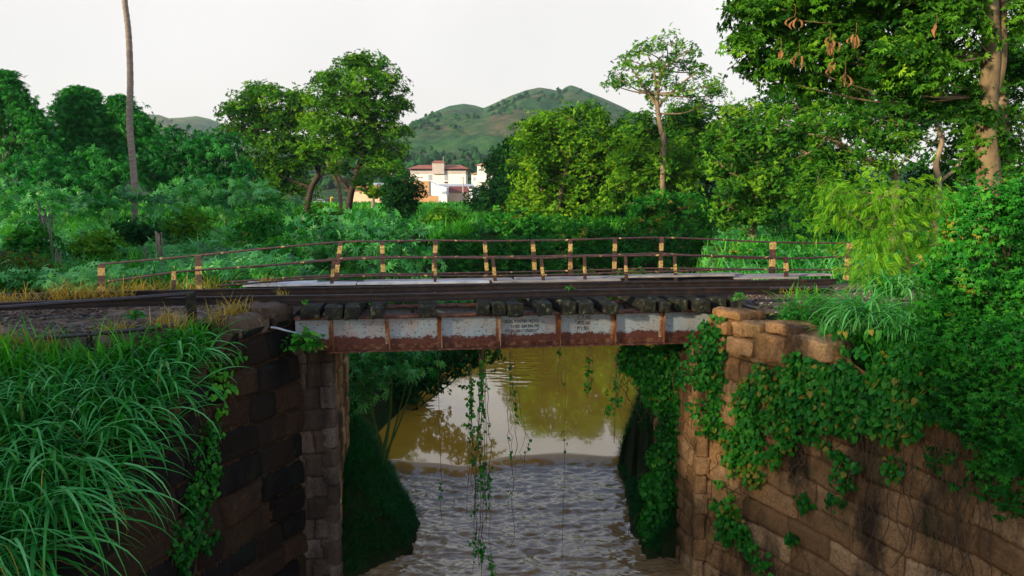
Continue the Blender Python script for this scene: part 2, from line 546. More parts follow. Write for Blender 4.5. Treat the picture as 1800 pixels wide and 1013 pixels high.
BOXF = np.array([[0, 3, 2, 1], [4, 5, 6, 7], [0, 1, 5, 4], [1, 2, 6, 5], [2, 3, 7, 6], [3, 0, 4, 7]])
def box(mb, fn, a, b, tint=.5):
    """box between local corners a,b mapped by fn(u,v,z)"""
    V = [fn(x, y, z) for z in (a[2], b[2]) for x, y in ((a[0], a[1]), (b[0], a[1]), (b[0], b[1]), (a[0], b[1]))]
    mb.add(V, BOXF, tint)

def ID(x, y, z):
    return np.array([x, y, z], float)

def rbox(mb, fn, a, b, r=.02, seed=0, tint=.5, rough=0.0, seg=3):
    """box with chamfered edges and worn faces (a subdivided, rounded block)"""
    a = np.array(a, float); b = np.array(b, float)
    c = (a + b) / 2; h = (b - a) / 2
    g = np.concatenate([[-1], np.linspace(-1, 1, seg + 2)[1:-1], [1]])
    k = len(g)
    for ax in range(3):
        for sg in (-1, 1):
            uu, vv = np.meshgrid(g, g, indexing='ij')
            q = np.zeros((k, k, 3))
            o = [i for i in range(3) if i != ax]
            q[..., ax] = sg
            q[..., o[0]] = uu; q[..., o[1]] = vv
            q = q.reshape(-1, 3) * h
            inn = np.clip(q, -(h - r), h - r)
            d = q - inn
            q = inn + norm(d) * np.minimum(np.linalg.norm(d, axis=1, keepdims=True), r)
            q = q + c
            if rough:
                nz = np.stack([fbm(q, 5, 3, seed + j) for j in range(3)], -1)
                q = q + nz * rough
            V = np.array([fn(*p) for p in q])
            idx = np.arange(k * k).reshape(k, k)
            F = np.stack([idx[:-1, :-1], idx[1:, :-1], idx[1:, 1:], idx[:-1, 1:]], -1).reshape(-1, 4)
            if sg * (1 if ax != 1 else -1) < 0:
                F = F[:, ::-1]
            mb.add(V, F, tint)

def tube(mb, pts, rad, n=8, tint=.5, cap=True):
    pts = np.asarray(pts, float)
    m = len(pts)
    rad = np.broadcast_to(np.asarray(rad, float), (m,))
    T = norm(np.gradient(pts, axis=0))
    up = np.array([0, 0, 1.0]) if abs(T[0][2]) < .8 else np.array([0, 1.0, 0])
    A = np.zeros((m, 3)); Bn = np.zeros((m, 3))
    prev = up
    for i in range(m):
        x = prev - T[i] * np.dot(prev, T[i])
        x /= max(np.linalg.norm(x), 1e-6)
        A[i] = x; Bn[i] = np.cross(T[i], x); prev = x
    an = np.linspace(0, 2 * np.pi, n, endpoint=False)
    V = pts[:, None] + rad[:, None, None] * (np.cos(an)[None, :, None] * A[:, None] + np.sin(an)[None, :, None] * Bn[:, None])
    idx = np.arange(m * n).reshape(m, n)
    j = np.roll(idx, -1, 1)
    F = np.stack([idx[:-1], j[:-1], j[1:], idx[1:]], -1).reshape(-1, 4)
    V = V.reshape(-1, 3)
    mb.add(V, F, tint)
    if cap:
        s0 = mb.n
        mb.add(np.vstack([V[:n], pts[0]]), [[(k + 1) % n, k, n] for k in range(n)], tint)
        mb.add(np.vstack([V[-n:], pts[-1]]), [[k, (k + 1) % n, n] for k in range(n)], tint)

def curve(pts, k=6):
    """Catmull-Rom through the points"""
    p = np.asarray(pts, float)
    p = np.vstack([2 * p[0] - p[1], p, 2 * p[-1] - p[-2]])
    out = []
    for i in range(1, len(p) - 2):
        for t in np.linspace(0, 1, k, endpoint=False):
            a, b_, c, d = p[i - 1], p[i], p[i + 1], p[i + 2]
            out.append(.5 * (2 * b_ + (c - a) * t + (2 * a - 5 * b_ + 4 * c - d) * t * t + (3 * b_ - a - 3 * c + d) * t ** 3))
    out.append(p[-2])
    return np.array(out)

def grid(mb, V, tint=.5, flip=False):
    """V: (a,b,3)"""
    a, b = V.shape[:2]
    idx = np.arange(a * b).reshape(a, b)
    F = np.stack([idx[:-1, :-1], idx[1:, :-1], idx[1:, 1:], idx[:-1, 1:]], -1).reshape(-1, 4)
    if flip: F = F[:, ::-1]
    if not np.isscalar(tint):
        t = tint[:-1, :-1].reshape(-1)
    else: t = tint
    mb.add(V.reshape(-1, 3), F, t)

# ------------------------------------------------------------------ leaves
def L_diamond(w=.5, fold=.12):
    return (np.array([[0, 0, 0], [-w / 2, .45, fold], [0, 1, -.08], [w / 2, .45, fold]]), np.array([[0, 3, 2], [0, 2, 1]]))
def L_heart():
    v = [[0, .06, 0], [-.24, -.07, .05], [-.46, .18, .10], [-.36, .58, .05], [0, 1.05, -.10], [.36, .58, .05], [.46, .18, .10], [.24, -.07, .05], [0, .5, -.02]]
    f = [[8, 0, 1], [8, 1, 2], [8, 2, 3], [8, 3, 4], [8, 4, 5], [8, 5, 6], [8, 6, 7], [8, 7, 0]]
    return np.array(v), np.array(f)[:, ::-1]
def L_palmate(n=7):
    V = []; F = []
    for k in range(n):
        a = math.radians(-115 + 230 * k / (n - 1))
        L = 1.0 - .32 * abs(k - (n - 1) / 2) / ((n - 1) / 2)
        d = np.array([math.sin(a), math.cos(a), 0]); p = np.array([math.cos(a), -math.sin(a), 0])
        b = len(V)
        V += [[0, 0, 0], list(d * .5 * L - p * .11 + [0, 0, .05]), list(d * L + [0, 0, -.16]), list(d * .5 * L + p * .11 + [0, 0, .05])]
        F += [[b, b + 3, b + 2, b + 1]]
    return np.array(V), np.array(F)
def L_frond(pairs=9, w=.5, lw=.075):
    V = []; F = []
    for k in range(pairs):
        y = .12 + .85 * k / pairs
        L = w * math.sin(math.pi * (.18 + .75 * k / pairs)) * .62
        z = -.35 * y * y
        for s in (-1, 1):
            b = len(V)
            V += [[0, y - lw / 2, z], [s * L * .55, y + .06 - lw / 2, z - .01], [s * L, y + .10, z - .07], [s * L * .5, y + .06 + lw / 2, z - .01]]
            F += [[b, b + 1, b + 2, b + 3] if s > 0 else [b + 3, b + 2, b + 1, b]]
    return np.array(V), np.array(F)
def L_sprig(n=7, w=.09):
    """a bamboo / willow twig end: narrow leaves fanning and drooping"""
    V = []; F = []
    r = random.Random(3)
    for k in range(n):
        a = math.radians(-60 + 120 * k / (n - 1) + r.uniform(-10, 10))
        L = r.uniform(.6, 1.0)
        d = np.array([math.sin(a), math.cos(a), 0]); p = np.array([math.cos(a), -math.sin(a), 0])
        b = len(V)
        z = r.uniform(-.1, .1)
        V += [[0, 0, 0], list(d * .4 * L - p * w + [0, 0, z]), list(d * L + [0, 0, z - .3]), list(d * .4 * L + p * w + [0, 0, z])]
        F += [[b, b + 3, b + 2, b + 1]]
    return np.array(V), np.array(F)
def L_compound(n=5, w=.34):
    """a twig end with several broad leaves"""
    V = []; F = []
    r = random.Random(11)
    for k in range(n):
        a = math.radians(-75 + 150 * k / (n - 1) + r.uniform(-12, 12))
        L = r.uniform(.7, 1.0)
        d = np.array([math.sin(a), math.cos(a), 0]); p = np.array([math.cos(a), -math.sin(a), 0])
        b = len(V)
        z = r.uniform(-.08, .12)
        V += [list(d * .08), list(d * .5 * L - p * w / 2 + [0, 0, z + .05]), list(d * L + [0, 0, z - .12]), list(d * .5 * L + p * w / 2 + [0, 0, z + .05])]
        F += [[b, b + 3, b + 2, b + 1]]
    return np.array(V), np.array(F)
T_DIA, T_HEART, T_PALM, T_FROND, T_SPRIG, T_COMP = L_diamond(), L_heart(), L_palmate(), L_frond(), L_sprig(), L_compound()

def scatter(mb, tpl, pos, tip, nrm, size, tint):
    TV, TF = tpl
    tip = norm(tip); x = norm(np.cross(tip, nrm)); z = np.cross(x, tip)
    n = len(pos)
    size = np.broadcast_to(np.asarray(size, float), (n,))[:, None, None]
    V = pos[:, None] + size * (TV[None, :, 0:1] * x[:, None] + TV[None, :, 1:2] * tip[:, None] + TV[None, :, 2:3] * z[:, None])
    F = TF[None] + (np.arange(n) * len(TV))[:, None, None]
    mb.add(V.reshape(-1, 3), F.reshape(-1, TF.shape[1]), np.repeat(np.broadcast_to(tint, (n,)), len(TF)))

def rdir(n):
    return norm(rng.normal(size=(n, 3)))

def puff(mb, c, R, leaf=.3, dens=1.0, tpl=T_COMP, droop=.4, per=14, tmean=.5, zsq=.85, rcs=1.7, lo=-.65, spread=.22):
    """one bough of foliage: flattened twig clusters over an uneven ball"""
    c = np.asarray(c, float)
    rc = leaf * rcs
    nc = max(8, int(dens * 5.6 * R * R / (rc * rc)))
    d = rdir(nc * 2)
    d = d[d[:, 2] > lo][:nc]
    nc = len(d)
    lump = 1 + .62 * fbm(d * 1.0 + c * .37, 1.8, 3, 5) + .30 * (rng.random(len(d)) ** 6)
    rr = R * lump * np.where(rng.random(nc) < .25, rng.uniform(.2, .8, nc), rng.uniform(.8, 1.08, nc))
    cc = c + d * rr[:, None] * np.array([1, 1, zsq])
    up = norm(d * .8 + np.array([0, 0, .7]) + rng.normal(size=(nc, 3)) * .15)
    ct = tmean + spread * rng.normal(size=nc)
    n = nc * per
    k = np.repeat(np.arange(nc), per)
    off = rng.normal(size=(n, 3)) * rc * .55
    un = up[k]
    off -= un * np.sum(off * un, 1, keepdims=True) * .65
    pos = cc[k] + off
    tip = norm(off) * .8 + d[k] * .5 + np.array([0, 0, -droop]) + rng.normal(size=(n, 3)) * .25
    nr = un + rng.normal(size=(n, 3)) * .35
    scatter(mb, tpl, pos, tip, nr, leaf * rng.uniform(.6, 1.15, n), ct[k] + rng.normal(size=n) * .12)
    return cc

def blades(mb, base, az, length, width, elev=1.25, bend=1.6, K=7, tint=.5, fold=False):
    """arching grass blades: each a tapered ribbon"""
    n = len(base)
    bc = lambda a: np.broadcast_to(np.asarray(a, float), (n,))
    az, length, width, elev, bend = map(bc, (az, length, width, elev, bend))
    h = np.stack([np.cos(az), np.sin(az), np.zeros(n)], -1)
    side = np.stack([-np.sin(az), np.cos(az), np.zeros(n)], -1)
    p = base.copy()
    rows = [p.copy()]
    dirs = []
    for k in range(K):
        a = elev - bend * ((k + .5) / K) ** 1.4
        dr = h * np.cos(a)[:, None] + np.array([0, 0, 1.0]) * np.sin(a)[:, None]
        p = p + dr * (length / K)[:, None]
        rows.append(p.copy()); dirs.append(dr)
    R_ = np.stack(rows, 1)
    t = np.linspace(0, 1, K + 1)
    w = width[:, None] * (np.minimum(1, .35 + 2.2 * t) * (1 - t ** 2.2))[None, :]
    w[:, -1] = .0005
    if fold:
        lift = np.array([0, 0, 1.0]) * .25
        Lp = R_ - side[:, None] * w[..., None] * .5 + lift * w[..., None]
        Rp = R_ + side[:, None] * w[..., None] * .5 + lift * w[..., None]
        V = np.stack([Lp, R_, Rp], 2)
        m = 3
    else:
        V = np.stack([R_ - side[:, None] * w[..., None] * .5, R_ + side[:, None] * w[..., None] * .5], 2)
        m = 2
    idx = np.arange((K + 1) * m).reshape(K + 1, m)
    F = np.stack([idx[:-1, :-1], idx[:-1, 1:], idx[1:, 1:], idx[1:, :-1]], -1).reshape(-1, 4)
    FF = F[None] + (np.arange(n) * (K + 1) * m)[:, None, None]
    mb.add(V.reshape(-1, 3), FF.reshape(-1, 4), np.repeat(bc(tint), len(F)))

def tuft(mb, c, n, L, w, spread=.15, tmean=.5, K=6, elev=(.9, 1.5), bend=(.8, 2.2), fold=False, az=None, azs=None):
    c = np.asarray(c, float)
    off = rng.normal(size=(n, 3)) * spread; off[:, 2] = -.03
    a = rng.uniform(0, 2 * np.pi, n) if az is None else az + rng.normal(size=n) * azs
    blades(mb, c + off, a, L * rng.uniform(.55, 1.1, n), w * rng.uniform(.6, 1.2, n), rng.uniform(*elev, n), rng.uniform(*bend, n), K,
           tmean + rng.normal(size=n) * .2, fold)

# ------------------------------------------------------------------ terrain
RY = [-40, 5, 12, 13, 14.2, 17, 18.6, 22, 26, 31, 38, 42, 46, 50, 60, 130]
RL = [-5, -3.6, -3.1, -2.15, -2.1, -3.3, -4.1, -3.7, -2.8, -1.7, -1.1, 0.0, 6, 16, 36, 150]
RR = [5, 3.6, 3.2, 2.75, 2.7, 3.0, 3.6, 5.2, 6.8, 8.0, 9.5, 10.5, 13, 24, 46, 170]
def plain(x, y):
    z = -1.0 - .35 * sstep(30, 110, y) - 1.0 * sstep(110, 320, y)
    return z + .25 * n2(x, y, .12, 3, 3) * sstep(14, 25, y)

# wing wall lines (running from the abutment corner towards the camera)
LW0 = np.array([-3.86, 11.85]); LWD = norm(np.array([-.36, -.94]))
RW0 = np.array([3.62, 12.05]); RWD = norm(np.array([.455, -.89]))
def lw_top(t):
    return np.where(t < 1.5, -.42, np.where(t < 2.7, -.42 - .80 * (t - 1.5), -1.38 - .52 * (t - 2.7)))
def rw_top(t):
    return np.where(t < 2.2, -.42, -.42 - .38 * (t - 2.2))

def gz(x, y):
    x = np.asarray(x, float); y = np.asarray(y, float)
    x, y = np.broadcast_arrays(x, y)
    xl = np.interp(y, RY, RL); xr = np.interp(y, RY, RR)
    d = np.maximum(xl - x, x - xr)
    pl = plain(x, y)
    near = 1 - sstep(15.5, 18, y)
    # near the abutments the bank is a low hummock, further on it climbs to the plain
    w = 2.6 + .6 * n2(x, y, .5, 2, 9) + 7.5 * sstep(26, 33, y) * sstep(0, 1, xl - x)
    zb = -6.2 + (pl + 6.2) * sstep(-1.2, w, d)
    zn = -6.0 + 2.3 * sstep(-.8, 1.5, d)
    # behind the abutment body the ground climbs straight to deck level
    u = x * CA + (y - D0) * SA; v = -x * SA + (y - D0) * CA
    inside = (np.abs(u + .1) > 3.55) & (y < 18)
    zn = np.where(inside, np.minimum(-.6, -3.7 + 4.0 * (np.abs(u + .1) - 3.55)), zn)
    z = zn * near + zb * (1 - near)
    # railway bank
    emb = (np.abs(u - .1) > 4.3)
    z = np.where(emb & (v > -.9) & (v < 3.0), np.maximum(z, -.44), z)
    sb = sstep(3.0, 4.2, v)
    z = np.where(emb & (v >= 3.0) & (v < 4.2), np.maximum(z, -.44 * (1 - sb) + pl * sb), z)
    # camera side: fill behind the wing walls, channel between them
    tL = (x - LW0[0]) * LWD[0] + (y - LW0[1]) * LWD[1]
    sL = (x - LW0[0]) * (-LWD[1]) + (y - LW0[1]) * LWD[0]    # >0 : on the river side
    tR = (x - RW0[0]) * RWD[0] + (y - RW0[1]) * RWD[1]
    sR = (x - RW0[0]) * RWD[1] - (y - RW0[1]) * RWD[0]
    front = v < -.55
    leftfill = front & (sL < -.25)
    rightfill = front & (sR < -.25)
    dl = -v - .55
    zl = np.maximum(-.44 - .75 * np.maximum(dl - 1.25, 0), -5.6) + .12 * n2(x, y, .9, 3, 21)
    zl = np.minimum(zl, lw_top(np.clip(tL, 0, 20)) + .02 + .25 * np.clip(-sL - .3, 0, 3))
    zr = np.maximum(-.44 - .32 * np.maximum(dl - 1.0, 0), -5.6) + .12 * n2(x, y, .9, 3, 22)
    zr = np.minimum(zr, rw_top(np.clip(tR, 0, 20)) + .02 + .3 * np.clip(-sR - .3, 0, 3))
    z = np.where(front, -6.1, z)
    z = np.where(leftfill, zl, z)
    z = np.where(rightfill, zr, z)
    z = np.where((sL > -.25) & (sR > -.25) & (v < .3) & (v > -30), -6.1, z)
    return z
# sign check so that the fill lies away from the river on both sides
def _fixsigns():
    t = gz(np.array([-7.0, 7.0, 0.0]), np.array([9.5, 9.5, 9.5]))
    print("TERRAIN CHECK", t)

xs = np.unique(np.concatenate([np.linspace(-11, 11, 180), -11 - 1.5 * (np.exp(np.linspace(0, 6.9, 60)) - 1), 11 + 1.5 * (np.exp(np.linspace(0, 6.9, 60)) - 1)]))
ys = np.unique(np.concatenate([np.linspace(-12, 4, 12), np.linspace(4, 24, 170), 24 + 3.0 * (np.exp(np.linspace(0, 7.1, 130)) - 1)]))
XX, YY = np.meshgrid(xs, ys, indexing='ij')
ZZ = gz(XX, YY)
ZZ = np.where(YY > 500, np.minimum(ZZ, -2.4), ZZ)
g_ = MB(); grid(g_, np.stack([XX, YY, ZZ], -1)); _fixsigns()
tag(g_.build('ground', M['ground'], smooth=True), 'dark earth of the river banks and the plain under all the greenery', None, None, 'structure')

# water: pool behind a low sill, churned shallow water in front
def weir_y(x):
    return 17.1 + .10 * x + .18 * np.sin(x * 1.3) + .25 * n2(x, 0 * x, .8, 2, 4)
wx = np.unique(np.concatenate([np.linspace(-6, 8, 400), np.linspace(8, 60, 80)]))
wy = np.unique(np.concatenate([np.linspace(-14, 10, 20), np.linspace(10, 17.6, 330), np.linspace(17.6, 34, 260), np.linspace(34, 135, 60)]))
WX, WY = np.meshgrid(wx, wy, indexing='ij')
fr = 1 - sstep(-.12, .25, WY - weir_y(WX))
chop = (1 - np.abs(n2(WX * .8, WY * 2.0, 1.5, 4, 31))) ** 2 * .085 + n2(WX * .8, WY * 1.8, 3.6, 4, 37) * .040 * (1 + .6 * n2(WX, WY, .5, 2, 38)) + n2(WX, WY * 2, 8.0, 2, 39) * .010
drop = .20 * fr
rip = np.exp(-(((WX - .2) / 1.1) ** 2 + ((WY - 27.0) / 3.6) ** 2) ** 2) + .8 * np.exp(-(((WX + 3.0) / 1.0) ** 2 + ((WY - 21.5) / 1.6) ** 2) ** 2)
still = n2(WX, WY * 1.5, .8, 3, 41) * .0010 + n2(WX * .8, WY * 2.0, 2.6, 3, 43) * .016 * rip
lip = .05 * np.exp(-((WY - weir_y(WX) + .28) / .12) ** 2)
WZ = WATER + still * (1 - fr) + (chop - .10) * fr - drop + lip
g_ = MB(); grid(g_, np.stack([WX, WY, WZ], -1), fr)
tag(g_.build('river_water', M['water'], smooth=True), 'muddy brown river, still pool behind and rippling water in front', None, None, 'structure')

# hills
def ridge(name, prof, D, depth, foot, mat, seed, rough, label, front=True, side=400):
    pp = np.array([P(a, b, D) for a, b in prof])
    x0, x1 = pp[0][0], pp[-1][0]
    X = np.linspace(x0, x1, 420)
    H = np.interp(X, pp[:, 0], pp[:, 2])
    Yv = np.concatenate([np.linspace(foot, D, 150), np.linspace(D, D + depth, 20)[1:]])
    A, Bm = np.meshgrid(X, Yv, indexing='ij')
    t = np.clip((Bm - foot) / (D - foot), 0, 1)
    s = .55 * t ** 1.0 + .45 * sstep(0, 1, t)
    s = np.where(Bm > D, 1 - .9 * ((Bm - D) / depth) ** 1.2, s)
    Hm = H[:, None]
    gul = n2(A + 60 * n2(A, Bm, .004, 2, seed + 5), Bm * .45, .0045, 5, seed)
    rdg = (1 - np.abs(gul)) - .55
    amp = np.sin(np.pi * np.clip(t, 0, 1)) ** .8
    z = -3 + (Hm + 3) * s + rough * Hm * .32 * rdg * amp + rough * 14 * n2(A, Bm, .02, 4, seed + 9) * amp + 1.6 * n2(A, Bm, .05, 3, seed + 13)
    # nothing in front may rise above the drawn skyline
    Hp = np.interp(A * D / Bm, pp[:, 0], pp[:, 2])
    lim = CAMZ + (Hp - CAMZ) * (Bm / D) * (.985 - .12 * (1 - Bm / D))
    k_ = 14.0
    z = np.where(Bm < D * .995, -np.logaddexp(-z / k_, -lim / k_) * k_, np.minimum(z, np.maximum(lim, -3)))
    g = MB(); grid(g, np.stack([A, Bm, z], -1))
    o = g.build(name, mat, smooth=True)
    tag(o, label, None, None, 'structure')
    return A, Bm, z
mount = [(330, 300), (480, 262), (600, 243), (700, 226), (720, 219), (742, 205), (765, 194), (790, 184), (815, 180), (835, 183), (850, 188), (872, 178), (900, 165), (925, 156), (948, 151), (968, 154), (984, 158),
         (995, 150), (1003, 147), (1014, 150), (1030, 158), (1060, 170), (1095, 186), (1130, 205), (1200, 235), (1300, 262), (1500, 290)]
MA, MBm, MZ = ridge('mountain', mount, 1500, 500, 420, M['mountain'], 3, 1.0, 'bare grassy mountain with a domed shoulder and a pointed summit')
left_h = [(-260, 250), (-60, 225), (40, 207), (75, 203), (100, 209), (140, 222), (200, 215), (240, 201), (262, 199), (280, 200), (296, 206), (318, 205), (345, 202), (368, 207), (388, 215), (420, 232), (520, 262), (650, 290)]
ridge('hill', left_h, 2400, 500, 1500, M['far_hill'], 23, 1.2, 'low sunlit rounded hill range beyond the bamboo')

# woodland patches on the mountain
n = 5200
ia = rng.integers(30, 400, n * 3); ib = rng.integers(4, 138, n * 3)
px_, py_, pz_ = MA[ia, ib], MBm[ia, ib], MZ[ia, ib]
mask = n2(px_, py_ * .7, .008, 4, 55) - 1.5 * ((py_ - 420) / 1080.0) + .50
keep = rng.random(n * 3) < np.clip(mask * 2.2, .003, 1)
px_, py_, pz_ = px_[keep][:n], py_[keep][:n], pz_[keep][:n]
g_ = MB()
ico = norm(np.array([[0, 0, 1], [.9, 0, .4], [.28, .85, .4], [-.72, .53, .4], [-.72, -.53, .4], [.28, -.85, .4], [.7, .5, -.5], [-.3, .8, -.5], [-.9, 0, -.5], [-.3, -.8, -.5], [.7, -.5, -.5]]))
icf = np.array([[0, 1, 2], [0, 2, 3], [0, 3, 4], [0, 4, 5], [0, 5, 1], [1, 6, 2], [2, 6, 7], [2, 7, 3], [3, 7, 8], [3, 8, 4], [4, 8, 9], [4, 9, 5], [5, 9, 10], [5, 10, 1], [1, 10, 6]])
m_ = len(px_)
for rep in range(2):
    sc = rng.uniform(1.8, 4.0, m_)
    jit = 1 + .35 * rng.normal(size=(m_, len(ico), 1))
    V = np.stack([px_, py_, pz_ + 1.5], -1)[:, None] + rng.normal(size=(m_, 1, 3)) * 2.5 + ico[None] * jit * sc[:, None, None]
    F = icf[None] + (np.arange(m_) * len(ico))[:, None, None]
    g_.add(V.reshape(-1, 3), F.reshape(-1, 3), np.repeat(rng.random(m_), len(icf)))
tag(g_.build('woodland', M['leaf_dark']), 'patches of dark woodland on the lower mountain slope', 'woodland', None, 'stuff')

exec_sections = True
# ------------------------------------------------------------------ stone walls
def stone_surface(mb, fn, s1, ztop, zbot, course=.36, seed=0, res=.03, depth=.055, blen=(.45, .95), tilt=0.0, jw=.014):
    """fn(s,z,out) -> world; block courses with sunk joints"""
    r = np.random.default_rng(seed)
    ns = int(s1 / res) + 1
    zt = np.array([float(ztop(s)) for s in np.linspace(0, s1, ns)])
    nz = int((zt.max() - zbot) / res) + 1
    s = np.linspace(0, s1, ns)[:, None] + np.zeros((1, nz))
    v = np.linspace(0, 1, nz)[None, :]
    z = zbot + v * (zt[:, None] - zbot)
    zc = z + tilt * s + .16 * n2(s, z, .55, 2, seed + 1) + .03 * n2(s, z, 3.0, 2, seed + 2)
    row = np.floor((zc - zbot) / course).astype(int)
    fz = (zc - zbot) / course - row
    nrow = row.max() + 3
    disp = np.zeros_like(z); tint = np.zeros_like(z)
    for k in range(row.min(), nrow):
        mk = row == k
        if not mk.any(): continue
        cuts = [-r.uniform(0, .6)]
        while cuts[-1] < s1 + 1: cuts.append(cuts[-1] + r.uniform(*blen))
        cuts = np.array(cuts)
        sm = s[mk] + .12 * n2(s[mk], z[mk], 1.6, 3, seed + 3)
        i = np.clip(np.searchsorted(cuts, sm) - 1, 0, len(cuts) - 2)
        ds = np.minimum(sm - cuts[i], cuts[i + 1] - sm)
        dz = np.minimum(fz[mk], 1 - fz[mk]) * course
        e = np.minimum(ds, dz)
        hb = r.uniform(.5, 1.25, len(cuts)); tb = r.uniform(.1, .9, len(cuts))
        disp[mk] = sstep(0.004, .06, e) * hb[i] * depth
        tint[mk] = np.where(e < jw, .0, tb[i])
    pz = np.stack([s, z, np.full_like(s, seed * 1.7)], -1)
    disp = disp + .018 * fbm(pz, 4, 4, seed + 7) + .03 * fbm(pz, .9, 2, seed + 8)
    V = fn(s, z, disp)
    grid(mb, V, tint)

def wall_fn(p0, d, outn):
    def f(s, z, o):
        return np.stack([p0[0] + d[0] * s + outn[0] * o, p0[1] + d[1] * s + outn[1] * o, z], -1)
    return f

ZB_ = -6.3
# left abutment
la = thing('stone_abutment', (LW0[0], LW0[1], ZB_), 'dark left stone abutment with a blackened wing wall under the white girder', 'abutment')
outL = np.array([-LWD[1], LWD[0]])
if outL[0] < 0: outL = -outL
m1 = MB()
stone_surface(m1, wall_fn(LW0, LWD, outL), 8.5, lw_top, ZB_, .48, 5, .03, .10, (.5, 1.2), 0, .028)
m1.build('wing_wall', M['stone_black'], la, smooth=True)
# coping along the sloping top
m1 = MB()
for a in np.arange(1.45, 2.8, .46):
    b_ = a + .49
    def cf(s, o, z, a=a):
        base = LW0 + LWD * s + outL * o
        return np.array([base[0], base[1], float(lw_top(s)) + z])
    rbox(m1, cf, (a, -.22, -.10), (b_ - .06, .05, .02), .05, int(a * 9), tint=random.random(), rough=.06)
m1.build('coping', M['coping'], la, smooth=True)
m1 = MB()
for k, (a, b_, zz, hh) in enumerate([(.02, .62, -.44, .22), (.66, 1.42, -.46, .26), (.1, .9, -.26, .16)]):
    def cf(s, o, z):
        base = LW0 + LWD * s + outL * o
        return np.array([base[0], base[1], z])
    rbox(m1, cf, (a, -.5, zz - .1), (b_, .08, zz + hh), .07, 40 + k, tint=random.random(), rough=.07, seg=5)
m1.build('top_stone', M['stone_grey'], la, smooth=True)
# front pilaster and river face
pc = np.array([-3.27, 11.93])
m1 = MB()
w_ = np.linalg.norm(pc - LW0)
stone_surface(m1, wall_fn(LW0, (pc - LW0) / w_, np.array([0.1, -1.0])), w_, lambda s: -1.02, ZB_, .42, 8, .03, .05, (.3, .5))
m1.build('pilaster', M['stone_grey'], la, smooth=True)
VB = np.array([-SA, CA])
m1 = MB()
stone_surface(m1, wall_fn(pc, VB, np.array([1.0, .1])), 2.3, lambda s: -1.02, ZB_, .42, 9, .03, .05)
m1.build('river_face', M['stone_brown'], la, smooth=True)
m1 = MB()
def lbod(a, b, z):
    q = pc + VB * b + np.array([-CA, -SA]) * a
    return np.array([q[0], q[1], z])
box(m1, lbod, (.03, .03, ZB_), (1.6, 2.3, -1.03))
box(m1, lbod, (.62, .06, -1.02), (1.7, 2.3, -.41))
m1.build('core', M['stone_grey'], la)
# right abutment
ra = thing('stone_abutment', (RW0[0], RW0[1], ZB_), 'brown right stone abutment with squared blocks half hidden by creeper', 'abutment')
outR = np.array([-RWD[1], RWD[0]])
if outR[0] > 0: outR = -outR
m1 = MB()
stone_surface(m1, wall_fn(RW0, RWD, outR), 9.0, rw_top, ZB_, .40, 15, .034, .045, (.55, 1.25))
m1.build('wing_wall', M['stone_brown'], ra, smooth=True)
pr = np.array([3.44, 11.98])
m1 = MB()
w_ = np.linalg.norm(pr - RW0)
stone_surface(m1, wall_fn(pr, (RW0 - pr) / w_, np.array([0.0, -1.0])), w_, lambda s: -1.02, ZB_, .33, 18, .03, .04, (.3, .5))
stone_surface(m1, wall_fn(pr, VB, np.array([-1.0, .1])), 2.3, lambda s: -1.02, ZB_, .36, 19, .03, .06, (.5, .9))
m1.build('river_face', M['stone_brown'], ra, smooth=True)
m1 = MB()
def rbod(a, b, z):
    q = pr + VB * b + np.array([CA, SA]) * a
    return np.array([q[0], q[1], z])
box(m1, rbod, (.03, .05, ZB_), (1.5, 2.3, -1.03))
box(m1, rbod, (.75, .08, -1.02), (1.8, 2.3, -.42))
m1.build('core', M['stone_brown'], ra)
m1 = MB()
for k, (a, b_, z0, z1) in enumerate([(.0, .42, -1.0, -.72), (.45, 1.05, -.98, -.68), (.02, .5, -.70, -.45), (.54, 1.2, -.66, -.40), (.1, .75, -.43, -.26), (1.1, 1.75, -.95, -.5), (1.25, 1.9, -.5, -.3), (1.8, 2.5, -.75, -.42)]):
    def cf(s, o, z):
        base = RW0 + RWD * s + outR * o
        return np.array([base[0], base[1], z])
    rbox(m1, cf, (a, -.45, z0), (b_, .13 + .03 * (k % 3), z1), .06, 60 + k, tint=.45 + .5 * random.random(), rough=.06, seg=6)
m1.build('top_stone', M['stone_brown'], ra, smooth=True)

m1 = MB()
zq = ZB_; kq = 0
while zq < -1.1:
    hq = random.uniform(.34, .46); zt_ = min(zq + hq, -1.04)
    ex = .10 * (kq % 2)
    def cf(s, o, z):
        base = RW0 + RWD * (s - .16) + outR * (o - .10)
        return np.array([base[0], base[1], z])
    rbox(m1, cf, (-.04, -.1, zq + .008), (.30 + ex, .15, zt_ - .008), .04, 300 + kq, tint=.3 + .6 * random.random(), rough=.03, seg=6)
    zq += hq; kq += 1
m1.build('corner_stone', M['stone_brown'], ra, smooth=True)
def quoin(cx, cy, sgn, mat, par, zt=-1.04, sz=.13):
    m = MB(); z = ZB_; k = 0
    while z < zt - .05:
        h = random.uniform(.34, .48); z1 = min(z + h, zt)
        a = sz * (1.45 if k % 2 else 1.0); b = sz * (1.0 if k % 2 else 1.45)
        f = lambda x, y, zz: np.array([cx + x, cy + y, zz])
        lo_, hi_ = ((-.075, a) if sgn > 0 else (-a, .075))
        rbox(m, f, (lo_, -.075, z + .006), (hi_, b, z1 - .006), .035, 500 + k + int(cx * 10), tint=.25 + .6 * random.random(), rough=.028, seg=5)
        z = z1; k += 1
    m.build('corner_stone', mat, par, smooth=True)
quoin(pr[0], pr[1], 1, M['stone_brown'], ra)
quoin(pc[0], pc[1], -1, M['stone_grey'], la)
